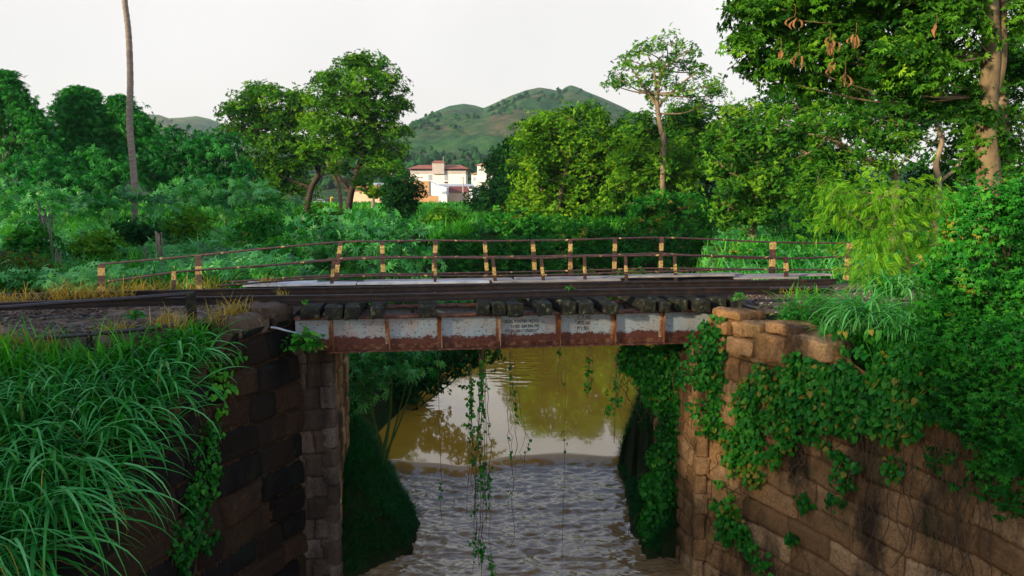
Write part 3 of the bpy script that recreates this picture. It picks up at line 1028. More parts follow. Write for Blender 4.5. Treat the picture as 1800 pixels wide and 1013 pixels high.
# ------------------------------------------------------------------ bridge
UL, UR = U(520, 0, -.7), U(1305, 0, -.7)
GB, GT = -1.0, -.40
base = BR(UL, 0, GB)
br = thing('railway_bridge', base, 'short riveted plate girder railway bridge with flaking white paint and rust', 'bridge')
def girder(v0, far=False):
    f = lambda u, v, z: BR(u, v0 + v, z)
    root = MB()
    box(root, f, (UL, -.006, GB + .012), (UR, .006, GT - .012))
    web = root.build('girder', M['web'], br)
    fl = MB()
    for z0, z1 in ((GB - .012, GB + .012), (GT - .012, GT + .012)):
        box(fl, f, (UL + (.55 if z0 < -.9 and not far else 0), -.14, z0), (UR, .14, z1))
    for sgn in (-1, 1):   # riveted angles
        box(fl, f, (UL + .3, sgn * .0085 - (.011 if sgn < 0 else 0), GB + .0125), (UR, sgn * .0085 + (.011 if sgn > 0 else 0), GB + .10))
        box(fl, f, (UL, sgn * .0085 - (.009 if sgn < 0 else 0), GT - .045), (UR, sgn * .0085 + (.009 if sgn > 0 else 0), GT - .0125))
    if far:
        fl.build('flange', M['flange'], web)
        return web
    low = MB()
    box(low, f, (UL + .45, -.145, GB - .018), (UR - .02, .145, GB - .013))
    fl2 = MB()
    # split: top angle keeps the paint, lower flange is rusty
    fl.build('flange', M['flange'], web)
    riv = MB()
    th = np.linspace(0, 2 * np.pi, 7)[:-1]
    def rivet(u, z, v=-.031, r=.011):
        V = [BR(u + r * math.cos(a), v0 + v, z + r * math.sin(a)) for a in th] + [BR(u + r * .5 * math.cos(a), v0 + v - .008, z + r * .5 * math.sin(a)) for a in th] + [BR(u, v0 + v - .010, z)]
        F4 = [[k, (k + 1) % 6, 6 + (k + 1) % 6, 6 + k] for k in range(6)]
        riv.add(V, F4); riv.add(V, [[6 + k, 6 + (k + 1) % 6, 12] for k in range(6)])
    for u in np.arange(UL + .5, UR, .09):
        rivet(u, GB + .055, -.021)
        rivet(u, GT - .028, -.019)
    spx = [583, 682, 773, 876, 981, 1077, 1162, 1250]
    for k, p in enumerate(spx):
        u = U(p, 0, -.7)
        st = MB()
        box(st, f, (u - .045, -.030, GB + .1005), (u + .035, -.009, GT - .0455))
        box(st, f, (u + .027, -.125, GB + .0125), (u + .036, -.0305, GT - .0125))
        st.build('stiffener', M['stiffener'], web)
        for z in np.arange(GB + .15, GT - .1, .085):
            rivet(u - .02, z, -.031)
    riv.build('rivet_heads', M['flange'], web)
    return web
g0 = girder(0.0)
g0['label'] = 'near plate girder with peeling white web'
girder(1.05, True)
for u in np.linspace(UL + .6, UR - .6, 6):
    m1 = MB()
    for (z0, z1) in ((-.93, -.5), (-.5, -.93)):
        tube(m1, [BR(u, .02, z0), BR(u, 1.03, z1)], .025, 5)
    m1.build('cross_brace', M['flange'], br)
# stencilled lettering
def lettering(txt, px, py, h, parent, sx=.85):
    cu = bpy.data.curves.new('lettering', 'FONT')
    cu.body = txt
    cu.size = h * 1.38
    cu.extrude = .0012
    cu.offset = .0015
    ob = bpy.data.objects.new('lettering', cu)
    COL.objects.link(ob)
    bpy.context.view_layer.update()
    dg = bpy.context.evaluated_depsgraph_get()
    me = bpy.data.meshes.new_from_object(ob.evaluated_get(dg))
    bpy.data.objects.remove(ob)
    n_ = len(me.vertices)
    co = np.zeros(n_ * 3); me.vertices.foreach_get('co', co)
    co = co.reshape(-1, 3)
    u0 = U(px, 0, -.7); z0 = ZB(py, u0, 0)
    W_ = np.array([BR(u0 + c[0] * sx, -.0095 - c[2], z0 + c[1]) for c in co]) - world_loc(parent)
    me.vertices.foreach_set('co', W_.astype(np.float32).ravel())
    me.materials.clear(); me.materials.append(M['letter'])
    me.update()
    o = bpy.data.objects.new('lettering', me)
    COL.objects.link(o); o.parent = parent
lettering('SE.DE PONTES.  RCV-S', 887, 568, .058, g0, .78)
lettering('N.905  KM 898-790', 898, 576.5, .058, g0, .80)
lettering('RTP.07.2.600 LT.376.DEZ.0', 888, 584.6, .054, g0, .68)
lettering('C.7,92', 1014, 561.5, .070, g0, 1.0)
lettering('A.0.60', 1014, 571, .070, g0, 1.0)
lettering('P.1.85', 1014, 580.5, .070, g0, .95)

# track: rails and sleepers
tr = thing('railway_track', BR(0, .5, -.4), 'old narrow gauge track, two rusty rails on rotten sleepers across the bridge', 'railway track')
def prof_ext(mb, pts_path, prof, tint=.5):
    """extrude closed profile (side, up) along a path in u,z at v"""
    V = []
    for (u, v, z) in pts_path:
        V.append([BR(u, v + a, z + b_) for a, b_ in prof])
    V = np.array(V)
    m, k = V.shape[:2]
    idx = np.arange(m * k).reshape(m, k); j = np.roll(idx, -1, 1)
    F = np.stack([idx[:-1], j[:-1], j[1:], idx[1:]], -1).reshape(-1, 4)
    mb.add(V.reshape(-1, 3), F[:, ::-1], tint)
    for e_, fl in ((0, False), (m - 1, True)):
        c = V[e_].mean(0)
        ring = np.vstack([V[e_], c])
        mb.add(ring, [[a, (a + 1) % k, k] if fl else [(a + 1) % k, a, k] for a in range(k)], tint)
RP = [(-.06, 0), (.06, 0), (.06, .012), (.009, .028), (.009, .092), (.032, .10), (.034, .128), (.026, .134), (-.026, .134), (-.034, .128), (-.032, .10), (-.009, .092), (-.009, .028), (-.06, .012)]
def rail_path(v, u0, u1, dz0=0.0):
    us = np.linspace(u0, u1, 40)
    return [(u, v + .006 * math.sin(u * .9), -.134 + .010 * math.sin(u * .7 + v) - .02 * max(0, (-4.5 - u)) * .5) for u in us]
for v_, u1 in ((.02, U(1462, .02)), (1.04, U(1470, 1.04))):
    m1 = MB(); prof_ext(m1, rail_path(v_, -14, u1), RP); m1.build('rail', M['rail'], tr)
spx = [(543, 35), (584, 32), (619, 26), (661, 26), (751, 34), (852, 26), (877, 26), (901, 28), (955, 28), (998, 26), (1030, 30), (1071, 30), (1141, 28), (1167, 22), (1199, 30), (1233, 28), (1268, 28), (1296, 24)]
for k, (p, w) in enumerate(spx):
    hw = w / 98 / 2 * .92
    u = U(p, -.3, -.28)
    m1 = MB()
    yaw = random.uniform(-.10, .10)
    end = -.30 + random.uniform(-.16, .09)
    zt = -.150 - random.uniform(0, .05)
    fn = lambda a, b, z, u=u, yaw=yaw: BR(u + a + b * yaw, b, z)
    rbox(m1, fn, (-hw, end, GT + .014), (hw, 1.45 + random.uniform(-.1, .1), zt), .028, 80 + k, rough=.032, seg=8)
    m1.build('sleeper', M['sleeper'], tr, smooth=True)
for k, u in enumerate(list(np.arange(-13, -4.2, .62)) + list(np.arange(4.35, 6.0, .6))):
    m1 = MB()
    fn = lambda a, b, z, u=u: BR(u + a, b, z)
    rbox(m1, fn, (-.11, -.35, -.60), (.11, 1.45, -.375), .022, 180 + k, rough=.02, seg=5)
    m1.build('sleeper', M['sleeper'], tr, smooth=True)

# walkway of planks and plates behind the track
wk = thing('walkway', BR(0, 1.9, -.16), 'plank and plate footway beside the rails between two railings', 'walkway')
m1 = MB()
for v_ in (1.62, 2.3):
    box(m1, BR, (-5.0, v_, -.30), (5.3, v_ + .09, -.055))
m1.build('bearer', M['rail'], wk)
for k, (u0, u1, v0, v1, mt, z) in enumerate([
        (U(425, 1.5), U(625, 1.5), 1.52, 1.85, 'plate', -.165), (U(440, 2.2), U(560, 2.2), 1.87, 2.12, 'plate', -.17), (U(628, 1.6), U(860, 1.6), 1.52, 1.80, 'plate', -.165),
        (U(640, 2), U(900, 2), 1.84, 2.12, 'plank', -.17), (U(865, 1.6), U(1090, 1.6), 1.52, 1.80, 'plank', -.165), (U(905, 2), U(1130, 2), 1.84, 2.10, 'plank', -.16),
        (U(1100, 1.7), U(1285, 1.7), 1.50, 1.78, 'plank', -.10), (U(1140, 2), U(1300, 2), 1.82, 2.1, 'plank', -.13), (U(1290, 1.6), U(1400, 1.6), 1.5, 1.9, 'plank', -.17), (U(1300, 2), U(1460, 2), 1.92, 2.2, 'plank', -.18)]):
    m1 = MB()
    z += .145
    rbox(m1, BR, (u0, v0, z - .03), (u1, v1, z + .012), .008, 200 + k, rough=.006, seg=5)
    m1.build('plank', M[mt], wk)

# railings
def pipe_run(mb, pts, v, r):
    q = []
    for px, py in pts:
        u = U(px, v, 0.5)
        q.append(BR(u, v, ZB(py, u, v)))
    tube(mb, curve(q, 5), r, 7)
def railing(v, runs, posts, label, rp, root_px):
    rt = thing('railing', BR(U(root_px, v, 0), v, -.2), label, 'railing', 'bent railings beside the footway')
    for k, pts in enumerate(runs):
        m = MB(); pipe_run(m, pts, v - .02 * (k > 0), .021)
        m.build('top_rail' if k == 0 else 'lower_rail', M['pipe_paint'], rt, smooth=True)
    for (pt, yt, pb, yb, w) in posts:
        ut = U(pt, v, .5); ub = U(pb, v, -.1)
        zt = ZB(yt, ut, v); zb = ZB(yb, ub, v)
        zb = min(zb, -.18)
        h = w / 85 / 2
        m = MB()
        fn = lambda a, b, z, ut=ut, ub=ub, zt=zt, zb=zb: BR(ub + (ut - ub) * (z - zb) / (zt - zb) + a, v + b, z)
        rbox(m, fn, (-h, -.036, zb - .04), (h, -.022, zt + .015), .005, int(pt), rough=.004, seg=2)
        rbox(m, fn, (-h * .25, -.0215, zb - .04), (h * .25, .03, zt + .005), .004, int(pt), rough=.002, seg=2)
        m.build('post', M['post_paint'], rt)
    return rt
railing(2.45, [[(174, 465), (350, 449), (470, 437), (595, 426), (672, 424.5), (765, 423), (855, 424), (937, 423), (1002, 422), (1080, 419.5), (1161, 418), (1250, 421), (1356, 426), (1502, 428)],
               [(440, 470), (595, 455), (672, 452), (765, 452), (937, 451), (1080, 448), (1161, 446), (1230, 450), (1356, 455), (1495, 451)],
               [(400, 496), (500, 489), (595, 484), (765, 481), (937, 478), (1080, 474), (1161, 472), (1356, 474), (1495, 475)]],
        [(178, 467, 179, 497, 12), (349, 450, 350, 505, 11), (600, 426, 589, 498, 8), (672, 425, 674, 500, 8), (766, 423, 762, 498, 8), (852, 424, 857, 496, 7), (936, 424, 941, 494, 8), (1002, 423, 1002, 493, 8), (1080, 420, 1079, 491, 8), (1162, 418, 1160, 490, 8), (1357, 427, 1356, 492, 13), (1492, 429, 1486, 490, 12)],
        'taller black and yellow pipe railing along the far edge of the footway', .02, 600)
railing(1.56, [[(187, 495), (305, 479), (350, 475), (480, 466), (585, 458), (672, 454), (765, 453), (868, 454), (953, 454), (1027, 451), (1100, 450), (1187, 449), (1290, 451), (1382, 454)],
               [(380, 503), (480, 495), (585, 488), (672, 485), (765, 485), (868, 485), (953, 484), (1027, 482), (1100, 479), (1187, 477), (1290, 474), (1382, 474)]],
        [(305, 478, 305, 505, 7), (587, 457, 582, 505, 6), (766, 452, 764, 505, 5), (866, 453, 872, 503, 6), (951, 453, 956, 502, 6), (1027, 450, 1028, 500, 6), (1099, 450, 1101, 498, 6), (1185, 448, 1188, 498, 6), (1381, 452, 1381, 500, 9)],
        'shorter black and yellow pipe railing between the rails and the footway', .02, 305)

# bent guard rail end and approach fence on the left
m1 = MB()
uu = U(1462, -.1)
tube(m1, curve([BR(uu - 1.2, -.05, -.03), BR(uu - .25, -.08, -.03), BR(uu - .06, -.09, -.05), BR(uu, -.1, -.13), BR(uu, -.1, -.5)], 6), .03, 8)
o = m1.build('bent_pipe', M['pipe_black'], smooth=True, origin=BR(uu, -.1, -.5))
tag(o, 'dark pipe bent down like a hook at the right end of the near rail', 'pipe')
fe = thing('pipe_fence', P(340, 565, 11.0), 'low black pipe fence in dry grass on the left approach', 'fence')
m1 = MB(); tube(m1, curve([P(-160, 547, 9.9), P(0, 541, 10.2), P(120, 532, 10.45), P(240, 524, 10.7), P(340, 516, 10.95)], 5), .034, 8)
m1.build('top_rail', M['pipe_black'], fe, smooth=True)
m1 = MB(); tube(m1, curve([P(60, 596, 9.8), P(157, 588, 10.0), P(240, 580, 10.2), P(305, 572, 10.4)], 5), .03, 8)
m1.build('lower_rail', M['pipe_black'], fe, smooth=True)
for (p, y0, y1, D, w) in ((339, 513, 575, 10.95, .06), (158, 583, 612, 10.0, .03)):
    m1 = MB(); c_ = P(p, y1, D); t_ = P(p, y0, D)
    rbox(m1, ID, (c_[0] - w, D - w, c_[2] - .1), (c_[0] + w, D + w, t_[2]), .012, int(p), rough=.012, seg=4)
    m1.build('post', M['sleeper'], fe)
m1 = MB(); tube(m1, curve([P(418, 584, 11.0), P(445, 577, 11.1), P(480, 576, 11.2), P(505, 582, 11.3), P(545, 592, 11.5)], 6), .018, 7)
tag(m1.build('cable', M['plate'], smooth=True, origin=P(545, 592, 11.5)), 'pale cable sagging over the left abutment top', 'cable')

# ballast sheet under the left approach
tt_, by = np.meshgrid(np.linspace(0, 1, 160), np.linspace(-1.35, 2.9, 80), indexing='ij')
bx = -14 + (14 - (4.45 + .95 * sstep(-.35, -.8, by) + .30 * np.clip(-.8 - by, 0, 2))) * tt_
Bp = np.stack([bx * CA - by * SA, D0 + bx * SA + by * CA, np.full_like(bx, -.36) + .035 * n2(bx, by, 3, 5, 77) + .02 * np.clip(n2(bx, by, 11, 2, 79), 0, 1)], -1)
Bp[..., 2] -= .25 * sstep(2.6, 2.9, by)
Bp[..., 2] = np.where(by < -1.2, np.minimum(Bp[..., 2], gz(Bp[..., 0], Bp[..., 1]) + .04), Bp[..., 2])
Bp[..., 2] -= .3 * sstep(-1.05, -1.35, by)
g_ = MB(); grid(g_, Bp)
bx, by = np.meshgrid(np.linspace(4.45, 9, 60), np.linspace(-.9, 2.9, 50), indexing='ij')
Bp = np.stack([bx * CA - by * SA, D0 + bx * SA + by * CA, np.full_like(bx, -.36) + .03 * n2(bx, by, 3, 4, 78)], -1)
Bp[..., 2] -= .35 * sstep(-.6, -.9, by)
grid(g_, Bp)
tag(g_.build('track_bed', M['dirt'], smooth=True), 'stony brown dirt bed of the railway approaches', None, None, 'structure')

def rocks(label, pts, lo, hi, mat, kindname='ballast_stones'):
    n_ = len(pts)
    g = MB()
    sc = rng.uniform(lo, hi, n_) * (1 + 1.2 * rng.random(n_) ** 5)
    V = pts[:, None] + ico[None] * (1 + .3 * rng.normal(size=(n_, len(ico), 1))) * sc[:, None, None] * np.array([1, 1, .6])
    F = icf[None] + (np.arange(n_) * len(ico))[:, None, None]
    g.add(V.reshape(-1, 3), F.reshape(-1, 3), np.repeat(rng.random(n_), len(icf)))
    tag(g.build(kindname, mat), label, 'stones', None, 'stuff')
n_ = 5200
bu = rng.uniform(-12, -4.7, n_); bv = rng.uniform(-1.15, 2.8, n_)
kp = (bu < -4.7 - .95 * (bv < -.5)) & (n2(bu, bv, 1.1, 3, 5) > -.15)
bu, bv = bu[kp], bv[kp]
rp = np.stack([bu * CA - bv * SA, D0 + bu * SA + bv * CA, np.full_like(bu, -.345)], -1)
bu = rng.uniform(4.6, 8, 700); bv = rng.uniform(-.8, 2.6, 700)
rp = np.vstack([rp, np.stack([bu * CA - bv * SA, D0 + bu * SA + bv * CA, np.full_like(bu, -.345)], -1)])
rocks('loose grey and brown stones scattered over the dirt of the track bed', rp, .010, .030, M['ballast'])
# ------------------------------------------------------------------ buildings of the town
def px_size(Y): return Y / 1200.0
def house_box(mb, x0, x1, y0, y1, Y, depth, z0=None):
    """box whose front face spans photo pixels x0..x1, y0(top)..y1(bottom) at distance Y"""
    a = P(x0, y1, Y); b = P(x1, y0, Y)
    box(mb, ID, (a[0], Y, a[2] if z0 is None else z0), (b[0], Y + depth, b[2]))
    return a, b
def hip_roof(mb, x0, x1, ytop, ybot, Y, depth, inset=.18, over=.6):
    a = P(x0, ybot, Y); b = P(x1, ytop, Y)
    X0, X1, Z0, Z1 = a[0] - over, b[0] + over, a[2], b[2]
    Ya, Yb = Y - over, Y + depth + over
    ins = (X1 - X0) * inset
    V = [(X0, Ya, Z0), (X1, Ya, Z0), (X1, Yb, Z0), (X0, Yb, Z0), (X0 + ins, (Ya + Yb) / 2, Z1), (X1 - ins, (Ya + Yb) / 2, Z1)]
    mb.add(V, [[0, 1, 5, 4], [2, 3, 4, 5], [3, 2, 1, 0]])
    mb.add(V, [[1, 2, 5], [3, 0, 4]])
def win(parent, x0, x1, y0, y1, Y, mat='window', name='window', d=.12):
    m = MB(); a = P(x0, y1, Y); b = P(x1, y0, Y)
    box(m, ID, (a[0], Y - d, a[2]), (b[0], Y + .02, b[2]))
    return m.build(name, M[mat], parent)
HB = -3.0
DB = 300
hb = thing('apartment_building', P(770, 356, DB), 'long white three storey building with red hip roof and a stair tower', 'building')
m1 = MB(); house_box(m1, 721.5, 818.5, 306, 356, DB, 14, HB); m1.build('wall', M['wall_white'], hb)
m1 = MB(); house_box(m1, 721.3, 818.7, 300.5, 305.8, DB - .1, 14.2); m1.build('wall', M['wall_grey'], hb)
m1 = MB(); hip_roof(m1, 719, 821, 289, 297, DB, 14.5, .16, 1.0); m1.build('roof', M['roof_red'], hb)
m1 = MB(); a = P(720, 300, DB); b = P(820, 296.5, DB); box(m1, ID, (a[0], DB + 1, a[2]), (b[0], DB + 13, b[2])); m1.build('loggia', M['trim'], hb)
for x0, x1 in ((723, 734.5), (736.5, 748), (752, 759), (781, 789), (794, 804), (806, 817)):
    win(hb, x0, x1, 296.3, 300.2, DB + .6)
m1 = MB(); house_box(m1, 760, 780.5, 286.5, 306, DB - 1.2, 6); t_ = m1.build('stair_tower', M['wall_grey'], hb)
m1 = MB(); hip_roof(m1, 759.5, 781, 282, 286.4, DB - 1.3, 6.2, .2, .4); m1.build('roof', M['roof_red'], t_)
win(hb, 753, 759.5, 307, 317, DB, 'window_blue'); win(hb, 781, 787.5, 307, 317.5, DB, 'window_blue'); win(hb, 781, 787.5, 319.5, 322.5, DB, 'window')
m1 = MB(); tube(m1, [P(779, 284, DB), P(779, 275, DB)], .15, 5); m1.build('antenna', M['concrete_pole'], hb)
h2 = thing('house', P(845, 345, 270), 'white house with a square turret right of the long building', 'house')
m1 = MB(); house_box(m1, 829, 864, 306, 350, 270, 10, HB); m1.build('wall', M['wall_white'], h2)
m1 = MB(); hip_roof(m1, 827, 866, 302.5, 305.8, 269, 11, .3, .3); m1.build('roof', M['trim'], h2)
m1 = MB(); house_box(m1, 839, 855, 291, 320, 268.8, 4.5); t_ = m1.build('turret', M['wall_white'], h2)
m1 = MB(); hip_roof(m1, 838, 856, 287, 290.8, 268.6, 4.8, .4, .5); m1.build('roof', M['trim'], t_)
win(h2, 832, 836, 312, 318, 270, 'window_blue')
h3 = thing('house', P(740, 352, 230), 'windowless tan walled building with a bluish lean-to in front of the long building', 'house')
m1 = MB(); house_box(m1, 727, 754, 318.5, 353, 230, 9, HB); m1.build('wall', M['wall_tan'], h3)
m1 = MB()
a = P(754.2, 344, 230.5); b = P(785, 344, 230.5); zt0 = P(754.2, 318.5, 230.5)[2]; zt1 = P(785, 329.5, 230.5)[2]
zm = P(769, 326, 230.5)[2]; xm = P(769, 326, 230.5)[0]
V = []
for Y_ in (230.5, 238):
    V += [(a[0], Y_, a[2]), (b[0], Y_, b[2]), (b[0], Y_, zt1), (xm, Y_, zm), (a[0], Y_, zt0)]
m1.add(V, [[0, 1, 2, 3, 4], [9, 8, 7, 6, 5]]); m1.add(V, [[1, 6, 7, 2], [2, 7, 8, 3], [3, 8, 9, 4], [5, 6, 1, 0], [4, 9, 5, 0]])
m1.build('lean_to', M['wall_blue'], h3)
win(h3, 777, 784, 336.5, 340.5, 230.4, 'window_blue')
m1 = MB(); house_box(m1, 754, 770, 344.5, 353, 229, 1, HB); m1.build('yard_wall', M['wall_tan'], h3)
h4 = thing('house', P(805, 348, 240), 'low house with dark red tiled roof right of the bluish lean-to', 'house')
m1 = MB(); house_box(m1, 786, 822, 338, 352, 240, 8, HB); m1.build('wall', M['wall_cream'], h4)
m1 = MB(); hip_roof(m1, 786, 822, 327.5, 338, 240, 8, .12, .5); m1.build('roof', M['roof_dark'], h4)
h5 = thing('house', P(790, 330, 262), 'grey sheet roofed shed between the white building and the low red roof', 'shed')
m1 = MB(); house_box(m1, 770, 830, 328, 340, 262, 8, HB); m1.build('wall', M['wall_blue'], h5)
m1 = MB(); hip_roof(m1, 770, 830, 323.5, 327.8, 262, 8, .03, .4); m1.build('roof', M['roof_sheet'], h5)
h6 = thing('house', P(640, 350, 250), 'house with faded red roof glimpsed between the two trunks', 'house')
m1 = MB(); house_box(m1, 612, 668, 336, 352, 250, 9, HB); m1.build('wall', M['wall_cream'], h6)
m1 = MB(); hip_roof(m1, 608, 672, 325, 336, 250, 9, .2, .5); m1.build('roof', M['roof_red'], h6)
win(h6, 655, 661, 340, 348, 250, 'window')
h7 = thing('house', P(670, 340, 275), 'long low white house with grey roof behind the pair of trees', 'house')
m1 = MB(); house_box(m1, 640, 705, 326, 345, 275, 8, HB); m1.build('wall', M['wall_white'], h7)
m1 = MB(); hip_roof(m1, 638, 707, 321.5, 326, 275, 8, .05, .5); m1.build('roof', M['roof_sheet'], h7)
h8 = thing('house', P(712, 330, 290), 'small cream annexe touching the left end of the long building', 'house')
m1 = MB(); house_box(m1, 709, 721, 317, 345, 296, 8, HB); m1.build('wall', M['wall_cream'], h8)
m1 = MB(); hip_roof(m1, 708, 721, 312.5, 317, 296, 8, .1, .3); m1.build('roof', M['roof_red'], h8)
win(h8, 714, 718, 322, 327, 296, 'window')
for (p, y0, y1, D, lab) in ((692, 304, 345, 240, 'concrete utility pole left of the long white building'), (814, 311, 345, 235, 'concrete utility pole in front of the right end of the long building')):
    pl_ = thing('utility_pole', P(p, y1, D), lab, 'utility pole', 'utility poles in the town')
    m1 = MB(); tube(m1, [P(p, y1 + 8, D), P(p, y0, D)], [.28, .18], 8); m1.build('shaft', M['concrete_pole'], pl_)
    m1 = MB(); q = P(p, y0 + 2, D); box(m1, ID, (q[0] - 1.1, D - .3, q[2] - .1), (q[0] + 1.1, D - .19, q[2] + .1)); m1.build('crossarm', M['concrete_pole'], pl_)
# parked car
cb = P(563, 360, 205)
car = thing('parked_car', cb, 'small pale car parked beyond the field left of the tree trunks', 'car')
def cx(mb, pr, y0, y1):
    V = [(cb[0] + a, cb[1] + y, cb[2] + b_) for y in (y0, y1) for a, b_ in pr]
    k = len(pr)
    mb.add(V, [list(range(k)), list(range(2 * k - 1, k - 1, -1))])
    mb.add(V, [[(i + 1) % k, i, k + i, k + (i + 1) % k] for i in range(k)])
m1 = MB(); cx(m1, [(-2.0, .3), (2.0, .3), (2.05, .75), (1.2, .92), (-1.5, .95), (-2.05, .8)], 0, 1.6); m1.build('body', M['car_white'], car)
m1 = MB(); cx(m1, [(-1.45, .95), (1.15, .92), (.55, 1.42), (-1.0, 1.45)], .12, 1.48); m1.build('cabin', M['window'], car)
m1 = MB(); cx(m1, [(-1.0, 1.452), (.55, 1.422), (.5, 1.47), (-.95, 1.50)], .1, 1.5); m1.build('roof', M['car_white'], car)
for wx_ in (-1.25, 1.25):
    for wy_ in (-.02, 1.44):
        m1 = MB(); tube(m1, [(cb[0] + wx_, cb[1] + wy_, cb[2] + .32), (cb[0] + wx_, cb[1] + wy_ + .18, cb[2] + .32)], .32, 12); m1.build('wheel', M['tyre'], car)
m1 = MB(); q = P(582, 358, 190)
tube(m1, curve([q, q + [0, 0, 1.4], q + [.3, 0, 1.7], q + [.6, 0, 1.6]], 4), .16, 6)
tag(m1.build('barrier_post', M['yellow'], origin=q), 'yellow painted post beside the pale car', 'post')

# ------------------------------------------------------------------ trees
def limb(mb, pts, r0, r1, n=8, wob=.0):
    c = curve(pts, 5)
    if wob: c[1:-1] += rng.normal(size=(len(c) - 2, 3)) * wob
    tube(mb, c, np.linspace(r0, r1, len(c)), n)

def tree(name, label, cat, D, blobs, trunk, leafm, barkm, leaf=.3, dens=1.0, tpl=T_COMP, droop=.35, tw=.3, depth=.5, group=None, per=14, sub=True, tmean=.5, zsq=.85, forks=(), rcs=1.7, crown='crown', lo=-.65, lw=1.0, rs=1.1):
    """blobs: (px,py,r_px[,depth offset m]); trunk: px,py list from the ground up"""
    tp = [P(a, b, D) for a, b in trunk]
    base = tp[0].copy(); g0_ = float(gz(base[0], base[1]))
    if base[2] > g0_: base[2] = g0_
    rt = thing(name, base, label, cat, group)
    tm = MB()
    pts = [base] + tp if np.linalg.norm(base - tp[0]) > .3 else tp
    limb(tm, pts, tw, tw * .6, 9)
    cm = MB()
    top = tp[-1]
    for f_ in forks:
        limb(tm, [P(a, b, D + (0 if len(f_) == 0 else 0)) for a, b in f_], tw * .55, tw * .25, 7)
    for bl in blobs:
        r = bl[2] * D / 1200 * rs
        off = bl[3] if len(bl) > 3 else rng.uniform(-1, 1) * depth * r * 1.6
        c = P(bl[0], bl[1], D + off)
        cc = puff(cm, c, r, leaf, dens, tpl, droop, per, tmean + rng.normal() * .07, zsq, rcs, lo)
        # bough reaching the foliage
        k = int(np.argmin([np.linalg.norm(c - q) + max(0, q[2] - c[2]) for q in tp]))
        s = tp[k]
        midp = (s + c) / 2 + np.array([0, 0, -.06 * np.linalg.norm(c - s)]) + rng.normal(size=3) * .1 * r
        limb(tm, [s, midp, c], tw * .38 * lw, tw * .10 * lw, 6)
        if sub:
            for q in cc[rng.integers(0, len(cc), 6)]:
                limb(tm, [c, (c + q) / 2 + rng.normal(size=3) * .06 * r, q], tw * .10 * lw, tw * .03 * lw, 4)
    cm.build(crown, leafm, rt)
    tm.build('trunk', barkm, rt, smooth=True)
    return rt

tree('broadleaf_tree', 'tall spreading tree with layered crown, right one of the pair left of the white building', 'tree', 75,
     [(650, 108, 24), (622, 118, 30), (672, 130, 22), (590, 146, 34), (640, 150, 38), (690, 152, 24), (565, 178, 34), (612, 188, 42), (662, 190, 40), (702, 182, 18), (575, 222, 38), (632, 232, 42), (682, 228, 34), (600, 262, 32), (655, 272, 36), (694, 262, 22), (560, 262, 26), (715, 188, 10), (688, 292, 18)],
     [(612, 374), (617, 340), (628, 300), (640, 260), (635, 200)], M['leaf_tree'], M['bark_dark'], .36, .82, tw=.42, forks=([(617, 340), (590, 300), (575, 250)], [(628, 305), (660, 280), (690, 262)]), zsq=.55, group=None, rs=1.08)
tree('broadleaf_tree', 'dense tree with two leaning trunks, left one of the pair left of the white building', 'tree', 78,
     [(455, 165, 30), (435, 182, 24), (490, 172, 28), (528, 180, 26), (412, 208, 22), (450, 205, 36), (498, 210, 38), (540, 215, 32), (470, 245, 38), (520, 255, 36), (430, 240, 26), (455, 285, 32), (500, 300, 36), (548, 285, 28), (470, 325, 30), (520, 335, 28), (400, 190, 10), (408, 230, 16)],
     [(540, 366), (548, 330), (560, 300), (530, 260), (490, 220)], M['leaf_tree'], M['bark_dark'], .36, .82, tw=.38, forks=([(548, 330), (575, 295), (600, 270)],), zsq=.58, tmean=.42, rs=1.08)
tree('broadleaf_tree', 'slim leaning tree trunk with thin foliage between the two big tree trunks', 'tree', 72,
     [(590, 300, 14), (600, 285, 16), (640, 315, 16), (665, 300, 20), (700, 300, 16)],
     [(598, 345), (592, 318), (580, 300), (575, 285)], M['leaf_mid'], M['bark_pale'], .35, .8, tw=.22)
tree('round_tree', 'small dark round tree standing alone in front of the tan wall', 'tree', 52,
     [(692, 330, 17), (712, 328, 20), (728, 340, 15), (700, 350, 22), (716, 356, 18), (690, 352, 13), (708, 372, 15)],
     [(711, 392), (709, 372), (706, 345)], M['leaf_dark'], M['bark_dark'], .26, 1.3, tw=.16)
tree('dark_tree', 'dark narrow tree draped in creeper right of the white turret house', 'tree', 75,
     [(879, 274, 17), (872, 292, 17), (890, 296, 16), (882, 318, 22), (866, 342, 22), (892, 345, 22), (846, 352, 20), (860, 368, 20), (886, 374, 20), (905, 320, 14)],
     [(880, 392), (880, 340), (878, 290)], M['leaf_dark'], M['bark_dark'], .42, 1.3, tw=.3)
tree('broadleaf_tree', 'big bright yellow-green tree right of centre behind the railing', 'tree', 56,
     [(1030, 196, 20), (945, 224, 24), (985, 212, 26), (1050, 212, 22), (925, 262, 30), (968, 258, 34), (1012, 246, 34), (1058, 250, 28), (930, 305, 30), (978, 305, 34), (1030, 296, 36), (925, 350, 28), (970, 355, 34), (1018, 348, 32), (945, 385, 26), (990, 392, 24), (1070, 292, 22), (918, 232, 14)],
     [(975, 405), (980, 370), (990, 320), (1000, 270), (1005, 230)], M['leaf_yellow'], M['bark_pale'], .36, 1.0, tw=.25, forks=([(980, 370), (950, 330), (940, 290)],))
